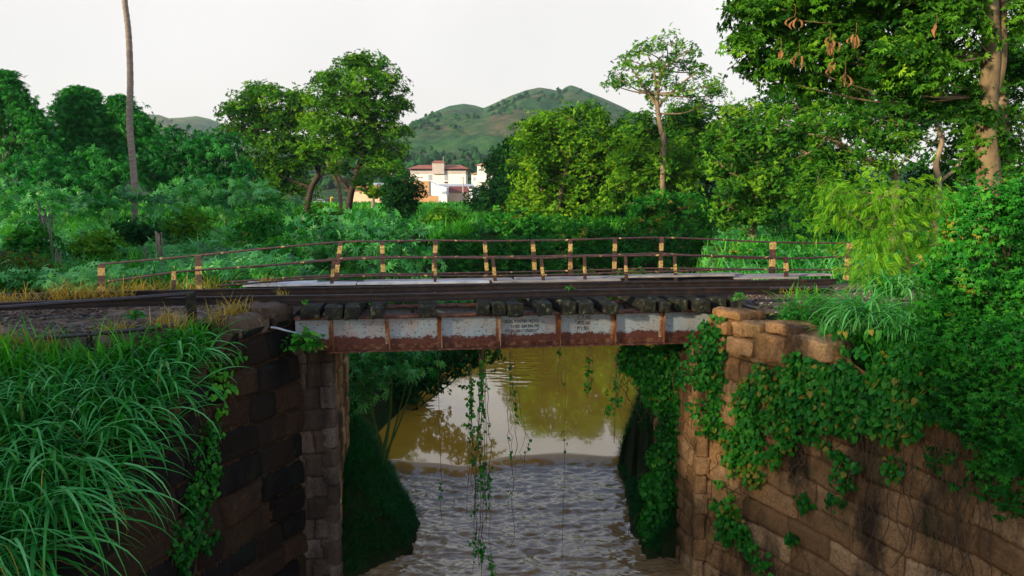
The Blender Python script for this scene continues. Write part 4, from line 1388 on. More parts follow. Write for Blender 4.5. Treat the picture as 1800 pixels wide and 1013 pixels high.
tree('tall_slender_tree', 'tall sparse tree with pale trunk rising above the thicket against the sky', 'tree', 48,
     [(1112, 108, 22), (1138, 92, 22), (1172, 78, 22), (1205, 92, 22), (1148, 122, 24), (1186, 118, 26), (1090, 140, 18), (1076, 150, 11), (1218, 128, 24), (1242, 152, 22), (1165, 150, 20), (1205, 160, 22), (1258, 168, 14), (1126, 152, 14), (1232, 188, 16), (1150, 178, 12), (1140, 262, 22), (1185, 262, 20), (1163, 285, 22)],
     [(1166, 262), (1163, 235), (1157, 200), (1155, 165), (1165, 120)], M['leaf_mid'], M['bark_pale'], .26, .42, tw=.20, forks=([(1157, 190), (1130, 150), (1110, 120)], [(1157, 185), (1195, 150), (1220, 130)], [(1155, 165), (1150, 130), (1140, 100)]), zsq=.6, tmean=.55, per=12)
tree('broadleaf_tree', 'dark round crowned tree just right of the slender pale trunk', 'tree', 54,
     [(1205, 195, 24), (1190, 220, 26), (1226, 225, 26), (1125, 222, 26), (1100, 235, 20), (1150, 245, 22), (1250, 240, 22), (1210, 255, 28)],
     [(1200, 330), (1203, 260), (1205, 215)], M['leaf_mid'], M['bark_pale'], .28, 1.1, tw=.2, tmean=.35)
tree('broadleaf_tree', 'mid green tree with hanging clumps below the slender pale trunk', 'tree', 50,
     [(1095, 278, 26), (1132, 282, 28), (1172, 288, 28), (1098, 322, 28), (1140, 325, 28), (1185, 330, 28), (1220, 298, 26), (1075, 360, 22)],
     [(1145, 395), (1140, 350), (1130, 300)], M['leaf_yellow'], M['bark_pale'], .36, 1.0, tw=.2, tmean=.45, forks=([(1150, 340), (1120, 300)],))
tree('shrubby_tree', 'bright low bushy tree just behind the middle of the railing', 'tree', 47,
     [(1140, 365, 26), (1175, 362, 26), (1130, 392, 24), (1168, 395, 28), (1205, 385, 26), (1235, 395, 22), (1215, 360, 18)],
     [(1170, 420), (1170, 400), (1168, 375)], M['leaf_vine'], M['bark_pale'], .30, 1.1, tw=.14, tmean=.6)
tree('broadleaf_tree', 'feathery blue-green tree behind the right half of the railing', 'tree', 36,
     [(1262, 285, 26), (1300, 262, 28), (1340, 250, 28), (1290, 320, 28), (1330, 305, 30), (1370, 285, 28), (1280, 360, 26), (1320, 355, 28), (1362, 340, 28), (1260, 240, 20), (1300, 222, 22), (1345, 210, 24), (1395, 320, 24), (1400, 250, 26), (1395, 370, 24), (1345, 385, 22), (1290, 395, 22)],
     [(1322, 420), (1325, 380), (1330, 320), (1335, 260)], M['leaf_mid'], M['bark_pale'], .26, 1.0, tw=.2, tmean=.45, droop=.7)
tree('broadleaf_tree', 'sunlit brownish twiggy tree between the slender tree and the big overhanging crown', 'tree', 47,
     [(1280, 200, 18), (1300, 225, 22), (1270, 228, 18), (1318, 195, 18)],
     [(1285, 300), (1285, 255), (1292, 215)], M['leaf_yellow'], M['bark_pale'], .22, .5, tw=.14, tmean=.6)
# right background wall of trees
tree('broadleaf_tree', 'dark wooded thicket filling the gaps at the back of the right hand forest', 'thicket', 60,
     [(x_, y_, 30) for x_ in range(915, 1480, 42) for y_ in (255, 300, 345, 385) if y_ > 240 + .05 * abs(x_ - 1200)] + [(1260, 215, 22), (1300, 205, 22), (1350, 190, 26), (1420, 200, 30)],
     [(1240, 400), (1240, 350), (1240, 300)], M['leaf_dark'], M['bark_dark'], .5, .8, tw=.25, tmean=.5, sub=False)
tree('broadleaf_tree', 'tall dark tree behind the big trunk at the right edge', 'tree', 32,
     [(1780, 140, 45), (1790, 210, 45), (1770, 270, 40), (1810, 60, 40), (1700, 240, 40), (1690, 300, 38), (1760, 330, 40), (1650, 190, 34), (1720, 190, 40), (1740, 110, 44), (1690, 350, 36), (1745, 290, 40), (1800, 330, 44)],
     [(1775, 395), (1765, 300), (1762, 180), (1760, 30)], M['leaf_mid'], M['bark_pale'], .28, .8, tw=.36, tmean=.5)
tree('broadleaf_tree', 'shaded tree with forked pale limbs under the overhanging crown', 'tree', 28,
     [(1560, 190, 36), (1610, 200, 34), (1520, 160, 34), (1650, 150, 34), (1590, 150, 30), (1480, 190, 30), (1700, 160, 30), (1540, 215, 34), (1600, 240, 32), (1640, 205, 26), (1440, 175, 28), (1400, 190, 26), (1500, 130, 30), (1570, 110, 34), (1640, 110, 34)],
     [(1650, 330), (1645, 290), (1655, 250), (1645, 215)], M['leaf_mid'], M['bark_pale'], .22, .9, tw=.14, tmean=.42, forks=([(1650, 320), (1678, 298), (1700, 262), (1712, 225)],))
tree('broadleaf_tree', 'tree with a long pale limb leaning left above the feathery bush', 'tree', 24,
     [(1480, 250, 34), (1440, 220, 34), (1420, 270, 30), (1470, 300, 30), (1520, 230, 32), (1560, 250, 30), (1540, 290, 30), (1440, 330, 32), (1430, 380, 30), (1490, 350, 30), (1385, 220, 26), (1600, 270, 26)],
     [(1575, 335), (1565, 300), (1530, 285), (1490, 262), (1452, 240)], M['leaf_mid'], M['bark_pale'], .20, .8, tw=.15, tmean=.42)
tree('broadleaf_tree', 'dense dark thicket tree between the railing end and the forest', 'tree', 33,
     [(1440, 400, 34), (1400, 420, 28), (1500, 400, 34), (1560, 350, 34), (1620, 330, 34), (1600, 380, 30), (1380, 400, 22)],
     [(1480, 450), (1480, 420), (1480, 400)], M['leaf_dark'], M['bark_dark'], .26, 1.0, tw=.15, tmean=.5)

# unseen tree row added behind and left of the camera to shade the crossing
for k in range(8):
    t_ = (k - 3.3) * 6.5
    bx_, by_ = -25 + .62 * t_, -9 - .79 * t_
    bz = float(gz(bx_, by_))
    rt = thing('added_shade_tree', (bx_, by_, bz), 'unseen leafy tree added beyond the left foreground to shade the crossing', 'tree', 'added trees shading the crossing')
    hgt = 17.5 + 1.5 * math.sin(k * 2.1)
    cm = MB(); tm = MB()
    limb(tm, [(bx_, by_, bz), (bx_ + .3, by_, bz + 4), (bx_, by_, bz + 8)], .35, .15)
    for q in range(40):
        c = np.array([bx_, by_, bz]) + [rng.normal() * 2.4, rng.normal() * 2.0, rng.uniform(1.5, hgt - 1.5)]
        puff(cm, c, 2.5, .6, .9, T_COMP, .4, 8, .45)
        limb(tm, [(bx_, by_, bz + 3), c], .1, .04, 5)
    cm.build('crown', M['leaf_mid'], rt); tm.build('trunk', M['bark_dark'], rt)

# big overhanging tree with pods
big = tree('overhanging_tree', 'big tree with lichened trunk whose crown with brown pods hangs into the top right', 'tree', 14.5,
     [(1330, 30, 34), (1310, 78, 24), (1372, 60, 36), (1330, 118, 24), (1385, 110, 30), (1425, 30, 44), (1440, 95, 34), (1490, 50, 46), (1495, 118, 30), (1545, 30, 48), (1560, 95, 38), (1610, 50, 46), (1620, 120, 34), (1670, 40, 44), (1680, 110, 32), (1400, -20, 50), (1480, -30, 50), (1570, -30, 50), (1660, -30, 50), (1790, 30, 30), (1785, 110, 26), (1740, -30, 40), (1345, -15, 34), (1300, 5, 16), (1640, 175, 22), (1700, 170, 20), (1410, 150, 16), (1718, 235, 9, .1), (1722, 205, 12, -.2), (1752, 250, 9, 0), (1716, 285, 7, .1), (1580, 160, 22), (1520, 150, 20), (1455, 145, 20), (1360, 140, 16)],
     [(1735, 345), (1736, 290), (1732, 230), (1736, 170), (1742, 100), (1740, 20), (1735, -80)], M['leaf_yellow'], M['bark_big'], .16, 1.7, tw=.25, tmean=.20, droop=.9, depth=.9, per=13, lw=.25, forks=([(1738, 180), (1758, 120), (1762, 60), (1765, -40)],))
for k, (a, b_) in enumerate(((1397, 30), (1458, 72), (1462, 80), (1372, 88), (1404, 98), (1504, 62), (1463, 112), (1485, 130), (1645, 46))):
    c = P(a, b_, 13.2 + .3 * math.sin(k))
    m1 = MB()
    limb(m1, [c + [0, 0, .22], c + [.01, 0, .1], c], .004, .004, 4)
    for j in range(4 + k % 3):
        q = c + rng.normal(size=3) * [.035, .02, .03]
        L = .13 + .12 * rng.random(); cvx = rng.normal() * .05; tw_ = rng.normal() * .5
        pa = curve([q, q + [cvx, 0, -L * .35], q + [cvx * 1.2, 0, -L * .7], q + [cvx * .4, 0, -L]], 3)
        ww = .016 * np.sin(np.linspace(.25, math.pi - .1, len(pa))) + .003
        sd = np.array([math.cos(tw_), math.sin(tw_), 0])
        V = np.stack([pa - sd * ww[:, None], pa + [0, -.006, 0], pa + sd * ww[:, None]], 1)
        grid(m1, V)
    m1.build('seed_pod', M['pod'], big)

# palm trunk on the left
pt = thing('palm_tree', P(237, 350, 30), 'very tall bare palm trunk on the left running out of the top of the picture', 'palm')
m1 = MB()
c = curve([P(236, 400, 30), P(237, 345, 30), P(234, 290, 30), P(228, 220, 30), P(229, 140, 30), P(226, 60, 30), P(219, 0, 30), P(214, -70, 30), P(210, -160, 30)], 14)
w = np.interp(np.linspace(0, 1, len(c)), [0, .3, 1], [.14, .135, .10]) * (1 + .05 * np.sin(np.arange(len(c)) * 2.2))
tube(m1, c, w, 12)
m1.build('trunk', M['bark_palm'], pt, smooth=True)
m1 = MB()
topp = c[-1]
for k in range(16):
    a = k * 2.4; 
    pts = [topp + np.array([math.cos(a), math.sin(a), 0]) * r_ + np.array([0, 0, z_]) for r_, z_ in ((.1, 0), (1.2, .9), (2.4, .9), (3.4, .1))]
    cc = curve(pts, 5); tube(m1, cc, .02, 4)
    d = norm(np.gradient(cc, axis=0))
    for s in (-1, 1):
        side = norm(np.cross(d, [0, 0, 1.0])) * s
        scatter(m1, T_DIA, np.repeat(cc, 3, 0) + rng.normal(size=(len(cc) * 3, 3)) * .04, np.repeat(side + d * .5 + [0, 0, -.5], 3, 0), np.repeat(np.tile([0, 0, 1.0], (len(cc), 1)), 3, 0), .7, .5)
m1.build('frond', M['leaf_mid'], pt)
pt2 = thing('palm_tree', P(656, 366, 95), 'short feathery young palm at the foot of the pair of trees', 'palm')
m1 = MB(); limb(m1, [P(656, 366, 95), P(656, 350, 95)], .3, .2); m1.build('trunk', M['bark_palm'], pt2)
m1 = MB(); topp = P(656, 350, 95)
for k in range(18):
    a = k * 2.4; e = rng.uniform(.6, 1.5)
    pts = [topp + np.array([math.cos(a) * math.cos(e), math.sin(a) * math.cos(e), math.sin(e)]) * r_ + np.array([0, 0, -.12 * r_ * r_ * .8]) for r_ in (.1, 1, 2, 3)]
    cc = curve(pts, 4); d = norm(np.gradient(cc, axis=0)); tube(m1, cc, .03, 4)
    for s in (-1, 1):
        side = norm(np.cross(d, [.1, 0, 1.0])) * s
        scatter(m1, T_DIA, np.repeat(cc, 2, 0), np.repeat(side + d * .8 + [0, 0, -.4], 2, 0), np.repeat(np.tile([0, 0, 1.0], (len(cc), 1)), 2, 0) + rng.normal(size=(len(cc) * 2, 3)) * .3, .7, rng.uniform(.4, .9))
m1.build('frond', M['leaf_yellow'], pt2)

# bamboo clumps and thickets on the left
BG = None
def bamboo(label, D, blobs, trunk, tmean=.5, leaf=.5, dens=.9, leafm='leaf_bamboo'):
    return tree('bamboo_clump', label, 'bamboo', D, blobs, trunk, M[leafm], M['green_stem'], leaf, dens, T_SPRIG, 1.1, .10, .6, BG, 11, True, tmean, 1.0, (), 1.5, 'foliage', -.8)
bam1 = bamboo('tall bamboo clump with two drooping plumes left of the palm trunk', 58,
       [(195, 240, 22), (165, 262, 26), (210, 258, 38), (250, 250, 28), (272, 270, 26), (140, 280, 32), (245, 290, 32)],
       [(190, 345), (185, 290), (178, 240), (172, 200)])
bam2 = bamboo('tall dark bamboo clump cut off by the left edge of the picture', 54,
       [(5, 225, 30), (40, 245, 26), (20, 285, 34), (62, 285, 24)],
       [(15, 345), (15, 280), (15, 210)], .4)
bamboo('rounded bamboo thicket at the foot of the tall bamboo clump', 50,
       [(40, 310, 34), (85, 292, 32), (125, 305, 34), (165, 300, 32), (205, 305, 34), (110, 330, 32), (180, 332, 32)],
       [(120, 372), (120, 330), (120, 310)], .42)
bamboo('low arching bamboo thicket right of the palm trunk', 52,
       [(268, 300, 28), (300, 272, 30), (335, 282, 30), (290, 318, 30), (330, 322, 30), (365, 300, 32), (305, 248, 18)],
       [(310, 370), (310, 330), (310, 290)], .38)
bamboo('dark rounded thicket below the left big tree', 50,
       [(385, 290, 30), (410, 315, 30), (365, 330, 30), (430, 300, 22), (405, 340, 28), (350, 262, 16), (372, 248, 20), (400, 255, 24)],
       [(395, 375), (395, 340), (395, 310)], .32)

def plumes(rt, D, specs):
    cm = MB(); lv = MB()
    for (bx_, by_, ax, ay, tx, ty) in specs:
        for r_ in range(3):
            j = rng.normal(size=4) * 7
            j *= .6
            pts = [P(bx_ + j[0], by_, D + rng.normal()), P((bx_ + ax) / 2 + j[0] * .6, (by_ + ay) / 2, D), P(ax + j[1], ay + j[2] * .6, D), P(tx + j[3], ty + j[2], D + rng.normal() * .6)]
            cv = curve(pts, 12)
            tube(cm, cv, np.linspace(.05, .012, len(cv)), 5)
            sel = cv[int(len(cv) * .55):]
            k = np.repeat(np.arange(len(sel)), 20)
            n = len(k); tt = k / len(sel)
            off = rng.normal(size=(n, 3)) * (.18 + .34 * tt)[:, None]
            off[:, 2] = -np.abs(off[:, 2]) * 2.0
            scatter(lv, T_SPRIG, sel[k] + off, rng.normal(size=(n, 3)) * .5 + [0, 0, -.9], rng.normal(size=(n, 3)) * .6 + [0, -.4, .6], .46 * rng.uniform(.5, 1.2, n), .6 + rng.normal(size=n) * .25)
    cm.build('culm', M['green_stem'], rt, smooth=True); lv.build('plume', M['leaf_bamboo'], rt)
plumes(bam1, 57, [(175, 300, 138, 152, 102, 190), (180, 300, 128, 156, 112, 200), (180, 300, 150, 156, 178, 190), (178, 300, 140, 160, 140, 215), (190, 300, 208, 166, 246, 205), (190, 300, 212, 172, 186, 222), (195, 300, 216, 175, 222, 235), (200, 300, 238, 195, 278, 262), (170, 300, 125, 215, 100, 275), (200, 320, 255, 235, 290, 300), (160, 320, 130, 240, 110, 310), (170, 300, 165, 200, 155, 255), (200, 310, 215, 215, 205, 280), (170, 310, 150, 225, 180, 290)])
plumes(bam2, 53, [(0, 300, 5, 125, 35, 170), (10, 300, 30, 165, 65, 215), (10, 300, 50, 190, 85, 240), (15, 320, 60, 215, 95, 275), (-10, 300, -5, 140, -30, 200)])
# ------------------------------------------------------------------ field undergrowth (left and centre) - uncountable ground cover
def hump(x, y):
    return .35 + .75 * np.clip(n2(x, y, .16, 3, 61) + .45, 0, 1.3)
def clear_of_river(x, y, m=.6):
    xl = np.interp(y, RY, RL); xr = np.interp(y, RY, RR)
    return np.maximum(xl - x, x - xr) > m
g_ = MB()
N = 26000
Y_ = 15.5 * np.exp(rng.random(N) * np.log(60 / 15.5))
X_ = Y_ * rng.uniform(-.85, .75, N)
zone = n2(X_, Y_, .11, 3, 71)
sc_ = np.where(X_ / Y_ < -.05, 1, .55)
ok = clear_of_river(X_, Y_, 1.2) & (n2(X_, Y_ * .8, .75, 3, 97) > -.12) & (zone * sc_ > -.25) & ~((np.abs(-X_ * SA + (Y_ - D0) * CA) < 3.9) & (Y_ < 18) & (np.abs(X_) > 3))
X_, Y_ = X_[ok], Y_[ok]
hh = hump(X_, Y_) * np.interp(Y_, [15, 25, 60], [.85, 1.0, .9]) * np.where(X_ / Y_ > -.1, .6, 1)
Zg = gz(X_, Y_)
m_ = len(X_)
per = 3
k = np.repeat(np.arange(m_), per)
pos = np.stack([X_[k], Y_[k], Zg[k] + hh[k] * rng.uniform(.35, 1.0, m_ * per)], -1) + rng.normal(size=(m_ * per, 3)) * .12
tip = np.stack([rng.normal(size=m_ * per), rng.normal(size=m_ * per) - .6, np.full(m_ * per, -.25)], -1)
nr = np.array([0, -.25, 1.0]) + rng.normal(size=(m_ * per, 3)) * .35
siz = np.interp(Y_[k], [15, 30, 60], [.20, .27, .42]) * rng.uniform(.6, 1.2, m_ * per)
scatter(g_, T_PALM, pos, tip, nr, siz, .45 + 1.1 * n2(X_[k], Y_[k], .5, 3, 81) + rng.normal(size=m_ * per) * .2)
tag(g_.build('undergrowth', M['leaf_teal']), 'waist-high blue-green weeds with lobed leaves covering the bank and plain behind the bridge', 'undergrowth', None, 'stuff')
g_ = MB()
N = 17000
Y_ = 15.5 * np.exp(rng.random(N) * np.log(190 / 15.5))
X_ = Y_ * rng.uniform(-.85, .78, N)
zone = n2(X_, Y_, .11, 3, 71)
sc_ = np.where(X_ / Y_ < -.05, 1, .55)
ok = clear_of_river(X_, Y_, 1.0) & (n2(X_, Y_, .5, 3, 98) > -.22) & ((zone * sc_ <= -.1) | (Y_ > 48) | (rng.random(N) < .25)) & ~((np.abs(-X_ * SA + (Y_ - D0) * CA) < 3.7) & (Y_ < 18) & (np.abs(X_) > 3))
X_, Y_ = X_[ok], Y_[ok]
Zg = gz(X_, Y_)
m_ = len(X_); per = 9
k = np.repeat(np.arange(m_), per)
b_ = np.stack([X_[k], Y_[k], Zg[k]], -1); b_[:, :2] += rng.normal(size=(m_ * per, 2)) * .10 * (1 + Y_[k][:, None] / 30)
far_ = np.interp(Y_[k], [15, 40, 190], [1.0, 1.2, 1.3])
blades(g_, b_, rng.uniform(0, 2 * np.pi, m_ * per), far_ * rng.uniform(.7, 1.35, m_ * per), np.interp(Y_[k], [15, 50, 190], [.028, .08, .30]), rng.uniform(1.0, 1.5, m_ * per), rng.uniform(.6, 2.0, m_ * per), 4,
       .5 + .8 * n2(X_[k], Y_[k], .2, 3, 91) + rng.normal(size=m_ * per) * .16)
tag(g_.build('field_grass', M['blade_field']), 'tall rank green grass between the weeds and across the field to the houses', 'grass', None, 'stuff')

# bushes one can tell apart
def bush(name, label, cat, D, blobs, leafm, leaf, dens=1.0, tpl=T_COMP, tmean=.5, droop=.4, per=12, zsq=.85, group=None):
    cen = np.mean([[b[0], b[1]] for b in blobs], 0)
    base = P(cen[0], cen[1], D); base[2] = float(gz(base[0], base[1]))
    rt = thing(name, base, label, cat, group)
    cm = MB(); sm = MB()
    for b in blobs:
        r = b[2] * D / 1200
        off = b[3] if len(b) > 3 else rng.uniform(-.6, .6) * r
        c = P(b[0], b[1], D + off)
        puff(cm, c, r, leaf, dens, tpl, droop, per, tmean, zsq)
        limb(sm, [base + rng.normal(size=3) * [.2, .2, 0], (base + c) / 2 + rng.normal(size=3) * .1, c], .03, .012, 5)
    cm.build('foliage', leafm, rt); sm.build('stem', M['green_stem'], rt)
    return rt
bush('bush', 'broad dome of blue-green lobed leaves behind the left half of the railing', 'bush', 21,
     [(540, 420, 38), (590, 410, 40), (640, 412, 42), (690, 425, 40), (600, 455, 40), (660, 460, 42), (720, 455, 36), (550, 460, 36), (735, 478, 26)], M['leaf_teal'], .26, 1.0, T_PALM, .55, .3, 8)
bush('bush', 'tall leafy mound of blue-green weeds below the left big tree', 'bush', 34,
     [(330, 345, 26), (370, 340, 28), (410, 335, 28), (450, 345, 28), (395, 365, 26), (470, 365, 26), (505, 370, 22), (300, 350, 22), (430, 370, 26)], M['leaf_teal'], .34, .9, T_PALM, .6, .3, 8)
bush('bush', 'weedy blue-green mound hiding the foot of the tall palm trunk', 'bush', 28.5,
     [(185, 362, 24), (222, 366, 24), (255, 364, 24), (290, 368, 24), (150, 372, 20)], M['leaf_teal'], .30, .9, T_PALM, .5, .3, 8)
bush('bush', 'weedy blue-green mound at the left edge in front of the bamboo', 'bush', 32,
     [(10, 345, 30), (55, 350, 28), (95, 358, 26), (30, 380, 28), (75, 385, 24), (130, 365, 20)], M['leaf_teal'], .34, .9, T_PALM, .45, .3, 8)
bush('bush', 'low bright leafy bush in front of the forest right of the dark narrow tree', 'bush', 47,
     [(905, 395, 22), (940, 402, 22), (980, 405, 22), (880, 385, 16), (1020, 405, 20), (1060, 410, 20), (930, 430, 24), (985, 435, 24), (1035, 440, 24)], M['leaf_vine'], .30, 1.0, T_COMP, .5)
bush('bush', 'leafy bush with brown dead tangle behind the second bay of the railing right of centre', 'bush', 45,
     [(1120, 430, 22), (1160, 425, 24), (1205, 432, 22), (1240, 425, 22), (1275, 415, 24), (1090, 440, 18), (1130, 455, 26), (1190, 460, 26), (1250, 455, 26), (1060, 460, 22)], M['leaf_vine'], .28, 1.0, T_COMP, .4)
bush('bush', 'low dark red and green creeper mound beside the track at the far left', 'bush', 17,
     [(20, 475, 30), (60, 478, 26), (10, 500, 22), (90, 488, 18)], leaf_mat('reddish_leaf', (.05, .04, .01), (.12, .09, .012), (.06, .17, .02)), .13, 1.0, T_COMP, .4)
bush('bush', 'tangled leafy growth on the far bank seen through the middle of the railing', 'bush', 49,
     [(x_, y_, 22) for x_ in range(835, 1050, 30) for y_ in (418, 442, 466, 488)], M['leaf_vine'], .32, 1.0, T_COMP, .45)
bush('bush', 'green weeds on the right bank behind the last bays of the railing', 'bush', 19.5,
     [(x_, y_, 22) for x_ in range(1300, 1500, 34) for y_ in (455, 478)], M['leaf_vine'], .13, .8, T_COMP, .5)
bush('bush', 'weeds on the low left bank seen through the railing left of the dark gap', 'bush', 41,
     [(x_, y_, 20) for x_ in range(790, 975, 28) for y_ in (432, 455, 478)], M['leaf_vine'], .28, 1.0, T_COMP, .42)
for (p_, y_, r_, D_, mt_, lf_, lab_) in ((330, 398, 24, 27, 'leaf_mid', .16, 'small mid green bush between two grass fans on the left plain'), (455, 402, 26, 26, 'leaf_vine', .18, 'bright rounded bush above the left end of the railing'), (60, 425, 26, 23, 'leaf_vine', .17, 'leafy bush beside the tall split stump'), (165, 432, 24, 21, 'leaf_mid', .15, 'leafy bush above the leftmost railing post'), (490, 445, 22, 19, 'leaf_vine', .15, 'leafy bush right behind the descending top rail'), (240, 405, 24, 26, 'leaf_dark', .17, 'dark bush in front of the palm trunk foot'), (560, 385, 24, 32, 'leaf_mid', .2, 'bush at the foot of the left leaning tree'), (780, 390, 24, 48, 'leaf_mid', .28, 'bush in the field below the tan walled building')):
    bush('bush', lab_, 'bush', D_, [(p_ - 22, y_ + 4, r_ * .8), (p_, y_ - 6, r_), (p_ + 24, y_ + 5, r_ * .8), (p_ + 4, y_ + 14, r_ * .8)], M[mt_], lf_, 1.0, T_COMP, .5)
# grass clumps behind the railings
gi = 0
for (p, y, D, L, lab, mt, n_) in [
        (160, 372, 30, 1.6, 'arching grass clump left of the palm trunk', 'blade_field', 160), (205, 380, 29, 1.4, 'blue-green grass clump at the foot of the palm trunk', 'blade_green', 150), (350, 410, 25, 1.5, 'pale fan of grass left of the bright green fan', 'blade_green', 170),
        (410, 400, 26, 1.5, 'bright green fan of grass above the left end of the railing', 'blade_field', 170), (460, 418, 25, 1.2, 'small grass fan beside the blue-green dome', 'blade_green', 130), (810, 412, 46, 1.9, 'tall drooping grass right of the blue-green dome', 'blade_field', 240),
        (770, 405, 44, 1.8, 'tall reedy grass above the blue-green dome', 'blade_field', 220), (865, 405, 48, 1.8, 'tall reeds below the dark narrow tree', 'blade_field', 220), (925, 405, 50, 1.6, 'reedy grass below the big yellow-green tree', 'blade_field', 200), (1320, 460, 17.5, 1.2, 'pale grass behind the third bay from the right railing end', 'blade_green', 200),
        (1375, 455, 17.5, 1.3, 'pale arching grass around the thick yellow railing post', 'blade_green', 220), (1430, 450, 17.5, 1.4, 'pale arching grass between the last two railing posts', 'blade_green', 220), (1500, 445, 17.0, 1.4, 'pale arching grass just past the right railing end', 'blade_green', 220), (985, 408, 52, 1.4, 'grass tuft behind the middle bays of the railing', 'blade_field', 180)]:
    c = P(p, y, D); c[2] = float(gz(c[0], c[1]))
    rt = thing('grass_clump', c, lab, 'grass clump', 'grass clumps behind the bridge')
    m1 = MB(); want = P(p, y, D)[2] + .2 - c[2]
    tuft(m1, c, n_, max(L, want * 1.25), .045 + .012 * D / 20, .35, .6, 7, (.9, 1.5), (.8, 2.4), False)
    m1.build('blades', M[mt], rt)
# dead stumps and broken stems
for (p, y0, y1, D, w, lean, lab) in [(72, 360, 402, 24, .13, .12, 'pale split stump, tallest at the far left'), (84, 365, 400, 24, .05, .25, 'thin leaning dead stem beside the tall split stump'), (281, 405, 448, 21, .11, 0, 'squared weathered stump behind the left end of the railing'),
        (256, 430, 455, 21, .05, 0, 'thin grey stick left of the squared stump'), (103, 440, 465, 20, .1, .1, 'dark broken stump near the red-green creeper mound'), (180, 410, 440, 22, .06, .5, 'dead stem leaning right among the weeds'), (128, 400, 430, 22, .04, .7, 'broken stick leaning over the weeds at the left'), (92, 398, 425, 22, .04, -.1, 'yellowish dead stalk beside the split stump')]:
    c = P(p, y1, D); t_ = P(p, y0, D); L = t_[2] - c[2]
    c[2] = float(gz(c[0], c[1])) - .05
    m1 = MB()
    for q in range(4):
        o_ = np.array([(q - 1.5) * w * .5, rng.normal() * w * .3, 0])
        e = c + o_ + np.array([lean * L, 0, (t_[2] - c[2]) * rng.uniform(.82, 1.05)])
        limb(m1, [c + o_, (c + o_ + e) / 2 + rng.normal(size=3) * .02, e], w * .42, w * .2, 6)
    tag(m1.build('dead_stump', M['dead_wood'], origin=c), lab, 'stump', 'dead stumps among the weeds')

# ------------------------------------------------------------------ river banks
def bank_clump(label, x0, x1, y0, y1, n_, L, w, mt, tm=.5, zmin=-6.0, name='bank_grass', extra=None):
    g = MB()
    X = rng.uniform(x0, x1, n_); Y = rng.uniform(y0, y1, n_)
    Z = gz(X, Y)
    ok = (Z > WATER - .15) & (Z > zmin) & (Z < -1.2 if extra is None else True)
    X, Y, Z = X[ok], Y[ok], Z[ok]
    k = np.repeat(np.arange(len(X)), 5)
    b = np.stack([X[k], Y[k], Z[k]], -1); b[:, :2] += rng.normal(size=(len(k), 2)) * .03
    blades(g, b, rng.uniform(0, 6.28, len(k)), L * rng.uniform(.5, 1.2, len(k)), w, rng.uniform(.7, 1.5, len(k)), rng.uniform(.8, 2.6, len(k)), 4, tm + rng.normal(size=len(k)) * .22 + .3 * n2(X[k], Y[k], 1.5, 2, 33))
    return tag(g.build(name, M[mt]), label, 'grass', None, 'stuff')
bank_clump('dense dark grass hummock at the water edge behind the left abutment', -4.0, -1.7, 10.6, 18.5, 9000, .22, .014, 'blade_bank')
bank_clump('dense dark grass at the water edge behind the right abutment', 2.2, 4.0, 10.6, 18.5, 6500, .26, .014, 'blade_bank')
# leafy shrubs on the left bank seen under the bridge
bush('bank_shrub', 'shrub with big lobed blue-green leaves hanging over the bank just under the left girder end', 'shrub', 15.2,
     [(620, 640, 26), (650, 655, 30), (690, 640, 28), (640, 690, 26), (680, 625, 22), (740, 625, 24), (620, 715, 16), (720, 650, 20)], M['leaf_teal'], .20, .9, T_PALM, .55, .6, 8)
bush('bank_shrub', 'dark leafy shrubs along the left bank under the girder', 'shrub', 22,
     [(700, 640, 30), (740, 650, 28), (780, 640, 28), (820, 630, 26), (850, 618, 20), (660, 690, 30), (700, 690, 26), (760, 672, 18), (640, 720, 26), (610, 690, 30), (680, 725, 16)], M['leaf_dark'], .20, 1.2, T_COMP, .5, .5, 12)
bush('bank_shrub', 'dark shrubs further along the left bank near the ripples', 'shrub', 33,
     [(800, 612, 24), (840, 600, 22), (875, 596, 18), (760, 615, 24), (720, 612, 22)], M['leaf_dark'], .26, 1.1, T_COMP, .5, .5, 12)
for q, (p, y, D) in enumerate([(980, 560, 40), (1060, 555, 38), (1140, 560, 34), (1220, 570, 30), (900, 560, 42)]):
    bush('bank_shrub', ['leafy shrub on the far bank hidden behind the girder, middle', 'leafy shrub on the far bank behind the girder right of the lettering', 'leafy shrub on the far bank behind the right part of the girder', 'leafy shrub on the right bank behind the girder end', 'leafy shrub on the far bank behind the lettered web'][q], 'shrub', D,
         [(p - 30, y, 24), (p, y - 16, 26), (p + 32, y - 6, 24), (p, y - 46, 24), (p + 28, y - 60, 22), (p - 28, y - 62, 22)], M['leaf_mid'], .26, .8)

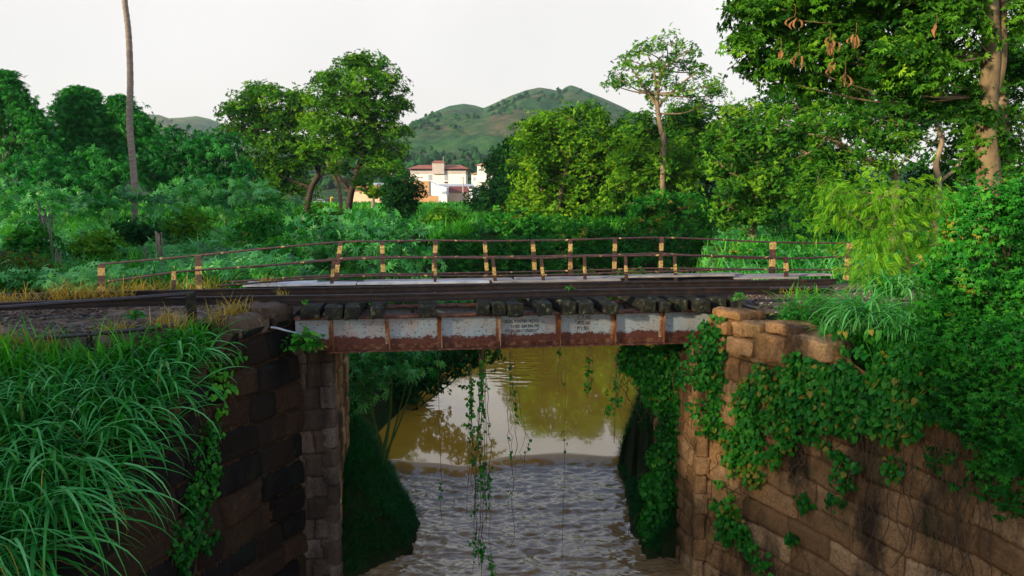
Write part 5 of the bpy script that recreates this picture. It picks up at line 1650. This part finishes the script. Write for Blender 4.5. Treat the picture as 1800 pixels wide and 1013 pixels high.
# ------------------------------------------------------------------ foreground: long grass on the left slope
for row, (of, LL) in enumerate(((.02, 1.8), (.35, 1.6), (.9, 1.5), (1.45, 1.35), (2.3, 1.25), (3.3, 1.15))):
    for t_ in np.arange(2.15 - .15 * row, 7.4, .62):
        q = LW0 + LWD * (t_ + rng.normal() * .1) - outL * (of + .15 * rng.random())
        if q[1] < 4.6 or (-q[0] * SA + (q[1] - D0) * CA) > -1.25: continue
        c = np.array([q[0], q[1], min(float(gz(q[0], q[1])), float(lw_top(t_)) + .3 * of)])
        rt = thing('grass_clump', c, 'long arching green grass clump on the slope beside the left wing wall', 'grass clump', 'long grass clumps on the left slope')
        m1 = MB()
        a0 = -.37 + rng.normal() * .2
        Lc = LL * min(1.2, .62 + .2 * (t_ - 2))
        tuft(m1, c, 62 if row < 3 else 45, Lc * 1.1, .060, .20, .5, 10, (.55, 1.45), (1.4, 2.6), True, az=a0, azs=.8)
        tuft(m1, c, 40, Lc * .8, .030, .25, .35, 8, (.9, 1.5), (1.0, 2.6), True)
        m1.build('blades', M['blade_green'], rt)
        if rng.random() < .6:
            m1 = MB(); tuft(m1, c, 9, Lc * .95, .022, .25, .45, 8, (.6, 1.4), (1.6, 3.0), False, az=a0, azs=1.0)
            m1.build('dry_blades', M['blade_dry'], rt)
for (p_, y_, D_, L_, t_) in ((15, 640, 9.3, 1.15, 'tall upright grass clump at the far left edge below the fence'), (70, 645, 9.3, 1.1, 'tall upright grass clump second from the left edge below the fence'), (125, 660, 9.3, 1.05, 'tall grass clump leaning right below the fence post'), (190, 665, 9.5, .95, 'tall grass clump at the head of the slope near the coping'), (20, 720, 8.9, 1.3, 'tall broad bladed grass clump at the left edge halfway up the slope')):
    c = P(p_, y_, D_); c[2] = min(c[2], float(gz(c[0], c[1])) + .1)
    rt = thing('grass_clump', c, t_, 'grass clump', 'tall grass clumps at the head of the left slope')
    m1 = MB(); tuft(m1, c, 110, L_, .052, .20, .62, 10, (1.05, 1.55), (1.2, 2.6), True)
    m1.build('blades', M['blade_green'], rt)
# undergrass so that the slope is covered
g_ = MB(); X = rng.uniform(-11, -4.4, 15000); Y = rng.uniform(4.5, 11.3, 15000)
Z = gz(X, Y); ok = (Z > -5.3) & ((-X * SA + (Y - D0) * CA) < -1.22) & (((X - LW0[0]) * outL[0] + (Y - LW0[1]) * outL[1]) < -.12)
X, Y, Z = X[ok], Y[ok], Z[ok]
k = np.repeat(np.arange(len(X)), 3)
blades(g_, np.stack([X[k], Y[k], Z[k]], -1) + rng.normal(size=(len(k), 3)) * [.05, .05, 0], rng.uniform(0, 6.28, len(k)), rng.uniform(.25, .7, len(k)), .022, rng.uniform(.7, 1.5, len(k)), rng.uniform(.8, 2.4, len(k)), 5, .30 + rng.normal(size=len(k)) * .2)
tag(g_.build('slope_grass', M['blade_field']), 'shorter shaded grass covering the left slope below the track', 'grass', None, 'stuff')

g_ = MB(); X = rng.uniform(4.6, 20, 9000); Y = rng.uniform(3.0, 15.5, 9000)
Z = gz(X, Y); v_ = -X * SA + (Y - D0) * CA; sR_ = (X - RW0[0]) * outR[0] + (Y - RW0[1]) * outR[1]
ok = (Z > -5.0) & (sR_ < -.3) & ((v_ < -1.0) | (v_ > 3.0))
X, Y, Z = X[ok], Y[ok], Z[ok]; k = np.repeat(np.arange(len(X)), 4)
blades(g_, np.stack([X[k], Y[k], Z[k]], -1) + rng.normal(size=(len(k), 3)) * [.07, .07, 0], rng.uniform(0, 6.28, len(k)), rng.uniform(.4, 1.0, len(k)), .03, rng.uniform(.8, 1.5, len(k)), rng.uniform(.8, 2.4, len(k)), 4, .45 + rng.normal(size=len(k)) * .2)
tag(g_.build('bank_grass', M['blade_field']), 'rank grass on the ground behind the right wing wall', 'grass', None, 'stuff')

# dry grass along the track
def dry(label, pts, L, n_, mt='blade_dry', w=.014, az=None, tm=.55):
    c0 = P(*pts[0]); 
    rt = thing('dry_grass_tuft' if mt == 'blade_dry' else 'grass_tuft', c0, label, 'grass tuft', 'tufts along the track')
    m1 = MB()
    for (p, y, D) in pts:
        tuft(m1, P(p, y, D), n_, L, w, .10, tm, 6, (.6, 1.5), (.4, 2.2))
    m1.build('blades', M[mt], rt)
dry('golden dry grass spilling over the far rail left of the fence post', [(120, 524, 11.9), (150, 522, 12), (180, 522, 12), (215, 520, 12.1), (95, 526, 12)], .55, 55)
dry('golden dry grass around the foot of the thick railing post', [(270, 512, 12.8), (310, 510, 13), (345, 510, 13.2), (375, 508, 13.2), (240, 514, 12.8)], .45, 50)
dry('yellow grass tuft on the right of the dark fence post', [(400, 560, 10.9), (415, 552, 11.0), (385, 566, 10.7), (430, 560, 11.1)], .48, 60)
dry('straw coloured tuft on the left of the dark fence post', [(300, 566, 10.6), (320, 575, 10.5), (285, 572, 10.4)], .42, 55)
dry('straw coloured tuft in the middle of the left dirt bed', [(190, 585, 10.3), (210, 582, 10.3)], .35, 60)
dry('dry grass along the left edge above the long grass', [(20, 610, 9.9), (50, 612, 9.9), (85, 615, 9.8), (0, 605, 9.9)], .5, 55, tm=.4)
dry('sparse dry grass at the far left beside the rail', [(20, 530, 11.5), (50, 528, 11.6), (0, 530, 11.6)], .35, 45)
dry('dry seedy grass on the plates behind the near rail', [(460, 500, 13.2), (480, 500, 13.2), (495, 520, 12.4)], .30, 25)
dry('fresh green tuft hanging below the fence post', [(330, 600, 10.4), (350, 595, 10.5), (365, 610, 10.4), (320, 615, 10.2), (390, 600, 10.7)], .55, 60, 'blade_field', .022)
dry('fresh green tuft at the upper left of the slope', [(60, 650, 9.6), (100, 655, 9.6), (25, 655, 9.5), (140, 655, 9.7), (0, 650, 9.5), (180, 650, 9.8), (230, 640, 10.0)], .95, 70, 'blade_field', .028)
dry('green grass at the right end of the track beside the bent pipe', [(1400, 525, 12.0), (1425, 528, 11.8), (1445, 535, 11.7)], .4, 40, 'blade_field', .016)
dry('little dry sprig at the right end of the near rail', [(1390, 515, 12.4), (1415, 512, 12.4)], .25, 20)

# ------------------------------------------------------------------ creepers
def leafy_surface(label, name, fn, pts, n_, size, mt, sp=.2, cat='creeper', thick=.15, stems=True, tpl=T_HEART, tmean=.5, mask=-.24):
    """pts: list of (s,z,radius) patches on a wall; fn(s,z,out)-> world (arrays)"""
    A = np.array([q[:3] for q in pts], float)
    wt = A[:, 2] ** 2
    idx = rng.choice(len(A), n_, p=wt / wt.sum())
    r = A[idx, 2] * 1.2 * rng.random(n_) ** .68; a = rng.uniform(0, 6.283, n_)
    s = A[idx, 0] + r * np.cos(a); z = A[idx, 1] + r * np.sin(a)
    keep = fbm(np.stack([s * 1.0, z, z * 0], -1), 2.2, 4, 17) > mask
    s, z = s[keep], z[keep]; n_ = len(s)
    o = .04 + thick * rng.random(n_) ** 1.5 + .06 * np.clip(n2(s, z, 2.5, 2, 3), 0, 1)
    p = fn(s, z, o); pn = norm(fn(s, z, o + 1) - p)
    e = .01
    tip = pn * .35 + np.array([0, 0, -1.0]) + rng.normal(size=(n_, 3)) * .45
    nr = pn + np.array([0, 0, .55]) + rng.normal(size=(n_, 3)) * .32
    c = fn(np.array([A[0, 0]]), np.array([A[0, 1]]), np.array([.05]))[0]
    rt = thing(name, c, label, cat)
    m = MB()
    scatter(m, tpl, p, tip, nr, size * rng.uniform(.4, 1.25, n_), tmean + rng.normal(size=n_) * .24 + .4 * n2(s, z, 1.4, 2, 8))
    m.build('leaves', M[mt], rt)
    if stems:
        m = MB()
        for q in range(max(6, n_ // 90)):
            i = rng.integers(0, n_)
            path = [(s[i], z[i])]
            for st in range(6):
                path.append((path[-1][0] + rng.normal() * .10, path[-1][1] - .14 + rng.normal() * .05))
            pa = np.array(path)
            tube(m, curve(fn(pa[:, 0], pa[:, 1], .04 + .03 * rng.random(len(pa))), 3), .006, 4)
        m.build('stem', M['stem'], rt)
    return rt
def on_line(p0, d, out):
    f = wall_fn(p0, d, out)
    return lambda s, z, o: f(np.asarray(s, float), np.asarray(z, float), np.asarray(o, float))
FR = on_line(RW0, RWD, outR); FL = on_line(LW0, LWD, outL)
def wall_pt(px, py, p0, d):
    """(s,z) on a wall line seen at a photo pixel"""
    yc = (506.5 - py) / 1200; dy, dz, dx = CT + yc * ST, -ST + yc * CT, (px - 900) / 1200
    # ray (dx,dy)*k = p0 + d*s
    A = np.array([[dx, -d[0]], [dy, -d[1]]]); k, s = np.linalg.solve(A, p0)
    return s, CAMZ + dz * k
def patches(lst, p0, d):
    out = []
    for (a, b, r) in lst:
        s, z = wall_pt(a, b, p0, d)
        Y = p0[1] + d[1] * s
        out.append((s, z, r * Y / 1200))
    return out
leafy_surface('broad heart-leaved creeper spreading across the brown right wing wall', 'creeper', FR,
              patches([(1340, 700, 40), (1390, 700, 50), (1440, 660, 50), (1480, 630, 50), (1500, 680, 50), (1550, 640, 55), (1560, 700, 45), (1440, 730, 45), (1370, 750, 45), (1330, 770, 35), (1500, 740, 30), (1320, 720, 30), (1600, 660, 50), (1400, 640, 24), (1350, 660, 22), (1640, 700, 36), (1610, 740, 26), (1650, 640, 40)], RW0, RWD), 6400, .09, 'leaf_vine', tmean=.58)
leafy_surface('tail of creeper running down the lower middle of the right wing wall', 'creeper', FR,
              patches([(1300, 810, 26), (1275, 870, 26), (1290, 910, 30), (1310, 950, 34), (1350, 990, 26), (1330, 830, 24), (1360, 800, 22), (1295, 770, 24), (1280, 940, 20), (1300, 1000, 22)], RW0, RWD), 1100, .10, 'leaf_vine', tmean=.68)
leafy_surface('trailing creeper strands hanging on the right part of the brown wall', 'creeper', FR,
              patches([(1480, 790, 18), (1490, 840, 20), (1475, 880, 14), (1500, 890, 14), (1575, 770, 16), (1580, 820, 18), (1420, 880, 14), (1400, 945, 12), (1545, 735, 30), (1600, 740, 25), (1510, 810, 14)], RW0, RWD), 760, .09, 'leaf_vine', tmean=.55)
FP = on_line(pr + np.array([-.05, -.02]), np.array([CA, SA]), np.array([0, -1.0]))
leafy_surface('thick creeper mass over the right end of the girder and abutment top', 'creeper', FP,
              [(U(a, 0, ZB(b, 0, 0)) - (pr[0]) * 1.0, ZB(b, 3.6, 0), r / 98) for a, b, r in [(1235, 590, 38), (1270, 600, 40), (1300, 610, 36), (1250, 640, 44), (1290, 650, 44), (1210, 640, 30), (1225, 680, 32), (1270, 690, 40), (1315, 680, 34), (1245, 560, 22), (1330, 650, 26), (1260, 725, 26), (1225, 720, 22), (1300, 720, 26)]],
              3300, .085, 'leaf_vine', thick=.32, tmean=.45)
# curtain of creeper behind the corner down to the water
FC = on_line(pr + VB * 1.4 + np.array([-.35, 0]), np.array([1.0, 0]), np.array([0, -1.0]))
def curt(lst, D):
    out = []
    for a, b, r in lst:
        q = P(a, b, D); out.append((q[0] - (pr + VB * 1.4)[0] + .35, q[2], r * D / 1200))
    return out
leafy_surface('dark curtain of creeper hanging from the bridge seat to the water at the right', 'creeper', FC,
              curt([(1110, 625, 24), (1140, 640, 30), (1170, 640, 32), (1195, 660, 30), (1150, 690, 22), (1185, 710, 30), (1180, 760, 26), (1165, 800, 26), (1150, 850, 26), (1160, 900, 30), (1165, 950, 30), (1170, 1000, 30), (1145, 920, 22), (1200, 610, 30), (1130, 660, 16), (1190, 680, 26), (1180, 850, 20), (1200, 740, 18)], 13.35),
              12000, .085, 'leaf_vine', thick=.38, tmean=.34, mask=-.6)
leafy_surface('sparse creeper climbing the dark left wing wall beside the grass', 'creeper', FL,
              patches([(350, 800, 26), (345, 860, 30), (330, 910, 34), (320, 960, 36), (360, 760, 20), (350, 950, 26), (300, 1000, 30), (370, 830, 14)], LW0, LWD), 1100, .075, 'leaf_vine', tmean=.35)
leafy_surface('few broad leaves trailing over the sloping coping on the left', 'creeper', FL,
              patches([(370, 655, 18), (385, 680, 16), (365, 690, 14), (405, 625, 14), (375, 720, 10)], LW0, LWD), 90, .10, 'leaf_bright', tmean=.5, thick=.2)
# small plants
def sprout(name, label, c, n_, size, mt, R=.14, tpl=T_HEART, cat='plant', tm=.55):
    rt = thing(name, c, label, cat)
    d = rdir(n_); d[:, 2] = np.abs(d[:, 2])
    pos = np.asarray(c) + d * R * rng.uniform(.3, 1, (n_, 1)) * [1, .8, .8]
    m = MB(); scatter(m, tpl, pos, d * .8 + [0, 0, -.5] + rng.normal(size=(n_, 3)) * .3, d * .5 + [0, -.3, 1.0] + rng.normal(size=(n_, 3)) * .2, size * rng.uniform(.6, 1.2, n_), tm + rng.normal(size=n_) * .2)
    m.build('leaves', M[mt], rt)
    m = MB()
    for q in pos[::max(1, n_ // 14)]:
        limb(m, [np.asarray(c) - [0, 0, .05], (np.asarray(c) + q) / 2 + [0, 0, .02], q], .005, .003, 4)
    m.build('stem', M['green_stem'], rt)
sprout('leafy_plant', 'bright leafy plant growing at the left end of the white girder', P(535, 612, 11.35), 260, .075, 'leaf_vine', .38, tm=.6)
sprout('leafy_plant', 'large pale green leaves atop the plant at the left girder end', P(538, 595, 11.2), 16, .15, 'leaf_bright', .2)
sprout('leafy_plant', 'round leafy weed on the dirt left of the fence post', P(238, 558, 10.6), 60, .07, 'leaf_vine', .16)
sprout('leafy_plant', 'tiny sprout on the second sleeper end at the left', P(537, 532, 11.6), 16, .045, 'leaf_bright', .07)
sprout('leafy_plant', 'tiny weed growing on the rail in the middle of the bridge', P(1000, 508, 12.2), 22, .04, 'leaf_vine', .10)
sprout('leafy_plant', 'small weed on the sleepers near the right girder end', P(1300, 525, 12.0), 40, .05, 'leaf_vine', .13)
sprout('leafy_plant', 'leafy weeds on the top of the right wing wall', P(1400, 560, 11.0), 300, .06, 'leaf_vine', .38)
sprout('leafy_plant', 'spray of leaves over the grass below the fence post', P(290, 600, 10.2), 160, .06, 'leaf_bright', .35, tm=.3)
sprout('leafy_plant', 'weeds clinging to the left slope below the yellow tuft', P(380, 625, 10.4), 120, .055, 'leaf_vine', .3)

# blue-green arching grass on the right wall top
for (p, y, D, L, n_, lab) in [(1515, 570, 10.2, 1.0, 260, 'blue-green arching grass tuft hanging over the right wall top'), (1590, 590, 9.8, .9, 160, 'smaller arching grass tuft right of the big one on the wall top'), (1470, 590, 10.4, .6, 80, 'short arching grass at the left foot of the big tuft'), (1560, 520, 10.8, .9, 130, 'arching grass behind the big tuft on the wall top')]:
    c = P(p, y, D)
    rt = thing('grass_clump', c, lab, 'grass clump', 'arching grass on the right wall top')
    m1 = MB(); tuft(m1, c, n_, L, .035, .13, .62, 9, (.9, 1.5), (1.6, 3.2), True)
    m1.build('blades', M['blade_green'], rt)

# feather-leaved tree and vine-draped thicket at the right
tree('feather_leaved_tree', 'bright yellow-green feathery tree over the right wall behind the railing end', 'tree', 11.2,
     [(1455, 345, 26), (1500, 340, 28), (1545, 345, 30), (1590, 350, 28), (1640, 345, 26), (1475, 385, 28), (1525, 385, 32), (1575, 390, 32), (1630, 390, 30), (1540, 430, 32), (1590, 435, 32), (1640, 430, 28), (1540, 475, 28), (1590, 480, 30), (1510, 470, 20), (1680, 370, 24)],
     [(1640, 620), (1620, 540), (1600, 470), (1580, 410)], M['leaf_feather'], M['bark_pale'], .15, 2.4, T_FROND, .6, .035, .8, None, 9, True, .52, .8)
def wall_y(px):
    k = (px - 900) / 1200.0
    A = np.array([[k, -RWD[0]], [1, -RWD[1]]]); return float(np.linalg.solve(A, RW0)[0])
thk = [(1700, 400, 34), (1750, 370, 34), (1800, 360, 40), (1690, 460, 40), (1750, 450, 44), (1810, 450, 44), (1670, 530, 40), (1730, 530, 44), (1795, 540, 46), (1660, 600, 36), (1720, 610, 44), (1785, 620, 48), (1680, 680, 36), (1740, 700, 44), (1800, 710, 48), (1720, 770, 30), (1780, 790, 40), (1660, 480, 30), (1700, 350, 20), (1770, 860, 26), (1820, 880, 30), (1640, 640, 26), (1650, 720, 26), (1700, 820, 20), (1640, 560, 26), (1660, 800, 14), (1740, 830, 18)]
thk = [(a, b, r, (wall_y(a) * 1.0 - .2 - 8.6) if b > 560 else rng.uniform(-.4, .2)) for a, b, r in thk]
tree('vine_draped_thicket', 'tall thicket draped in fine leaved vines filling the right edge', 'thicket', 8.6,
     thk,
     [(1790, 800), (1780, 650), (1775, 540), (1770, 480)], M['leaf_vine'], M['stem'], .085, 2.4, T_COMP, .9, .05, .5, None, 10, False, .42, 1.1, (), 2.2, 'foliage', -.95)
# hanging root strands on the right wall
st = thing('hanging_roots', P(1600, 620, 9.6), 'tangle of dry roots hanging down the right part of the brown wall', 'roots')
m1 = MB()
for q in range(38):
    a = rng.uniform(1500, 1790); y0 = rng.uniform(640, 800); L = rng.uniform(.8, 2.2)
    s, z = wall_pt(a, y0, RW0, RWD)
    z = min(z, float(rw_top(s)) - .05)
    path = []
    for t in np.linspace(0, 1, 9):
        path.append((s + rng.normal() * .03 + .12 * math.sin(q + t * 5) * t, z - L * t))
    pa = np.array(path)
    tube(m1, curve(FR(pa[:, 0], pa[:, 1], .10 + .08 * rng.random(len(pa))), 3), rng.uniform(.003, .009), 5)
m1.build('strands', M['stem'], st)

# hanging vines in front of the water
def hang(label, px0, py0, py1, D, strands, leaves, spread, mt='leaf_vine', size=.07):
    c0 = P(px0, py0, D)
    rt = thing('hanging_vine', c0, label, 'vine')
    m = MB(); lv = MB()
    L = c0[2] - P(px0, py1, D)[2]
    for q in range(strands):
        Lq = L * (rng.uniform(.55, 1.0) if q else 1.0)
        n_ = 22
        w = np.cumsum(rng.normal(size=(n_, 2)) * spread * .22, 0)
        w -= w[0]
        t = np.linspace(0, 1, n_)
        pts = c0 + np.stack([w[:, 0] * (.3 + t) + rng.normal() * spread * .3, w[:, 1] * .6, -Lq * t], -1)
        cv = curve(pts, 3)
        tube(m, cv, rng.uniform(.0025, .006), 4)
        if leaves:
            nl = int(leaves * rng.uniform(.4, 1.3))
            cen = rng.integers(5, len(cv), max(1, nl // 7))
            ii = np.clip(np.repeat(cen, 7)[:nl] + rng.integers(-3, 4, min(nl, len(cen) * 7)), 0, len(cv) - 1)
            k = len(ii)
            if k:
                scatter(lv, T_HEART, cv[ii] + rng.normal(size=(k, 3)) * .03, rng.normal(size=(k, 3)) * .5 + [0, 0, -.8], rng.normal(size=(k, 3)) * .5 + [0, -.8, .6], size * rng.uniform(.5, 1.2, k), .5 + rng.normal(size=k) * .2)
    m.build('stem', M['stem'], rt)
    if lv.n: lv.build('leaves', M[mt], rt)
hang('thick tangle of leafy vines hanging from the middle of the girder into the river', 848, 612, 1060, 12.0, 11, 34, .10)
hang('long leafy vine just left of the thick tangle', 826, 640, 950, 12.1, 5, 30, .06)
hang('thin bare vines looping right of the thick tangle', 900, 618, 960, 12.1, 6, 10, .16)
hang('single thin vine with a leaf cluster, left of the thick tangle', 770, 618, 915, 12.1, 1, 12, .03)
hang('single straight vine with leaves near the bottom, right of the tangle', 994, 612, 1040, 12.0, 1, 14, .02)
hang('bare thin vine hanging straight near the right curtain', 1085, 606, 780, 12.1, 1, 0, .02)
hang('short leafy vine dangling under the girder right of the lettering', 1040, 606, 700, 12.2, 3, 14, .06)
hang('short leafy vine dangling under the girder near the lettering', 985, 606, 690, 12.2, 2, 5, .05)
hang('leafy creeper shoots reaching left from the right curtain', 1085, 620, 740, 12.4, 5, 26, .09)
hang('lone thin vine above the still pool', 955, 612, 700, 12.2, 1, 2, .03)

# ------------------------------------------------------------------ air
HAZE = 0.00010
hm = bpy.data.materials.new('thin_haze'); hm.use_nodes = True
nt = hm.node_tree; nt.nodes.clear()
ho = nt.nodes.new("ShaderNodeOutputMaterial"); hv = nt.nodes.new("ShaderNodeVolumePrincipled")
hv.inputs['Color'].default_value = (0.62, 0.82, 1.0, 1)
hv.inputs['Density'].default_value = HAZE
nt.links.new(hv.outputs[0], ho.inputs['Volume'])
m1 = MB(); box(m1, ID, (-3200, -60, -8.5), (3200, 2950, 620))
tag(m1.build('haze', hm), 'thin bluish evening haze filling the valley', None, None, 'stuff')
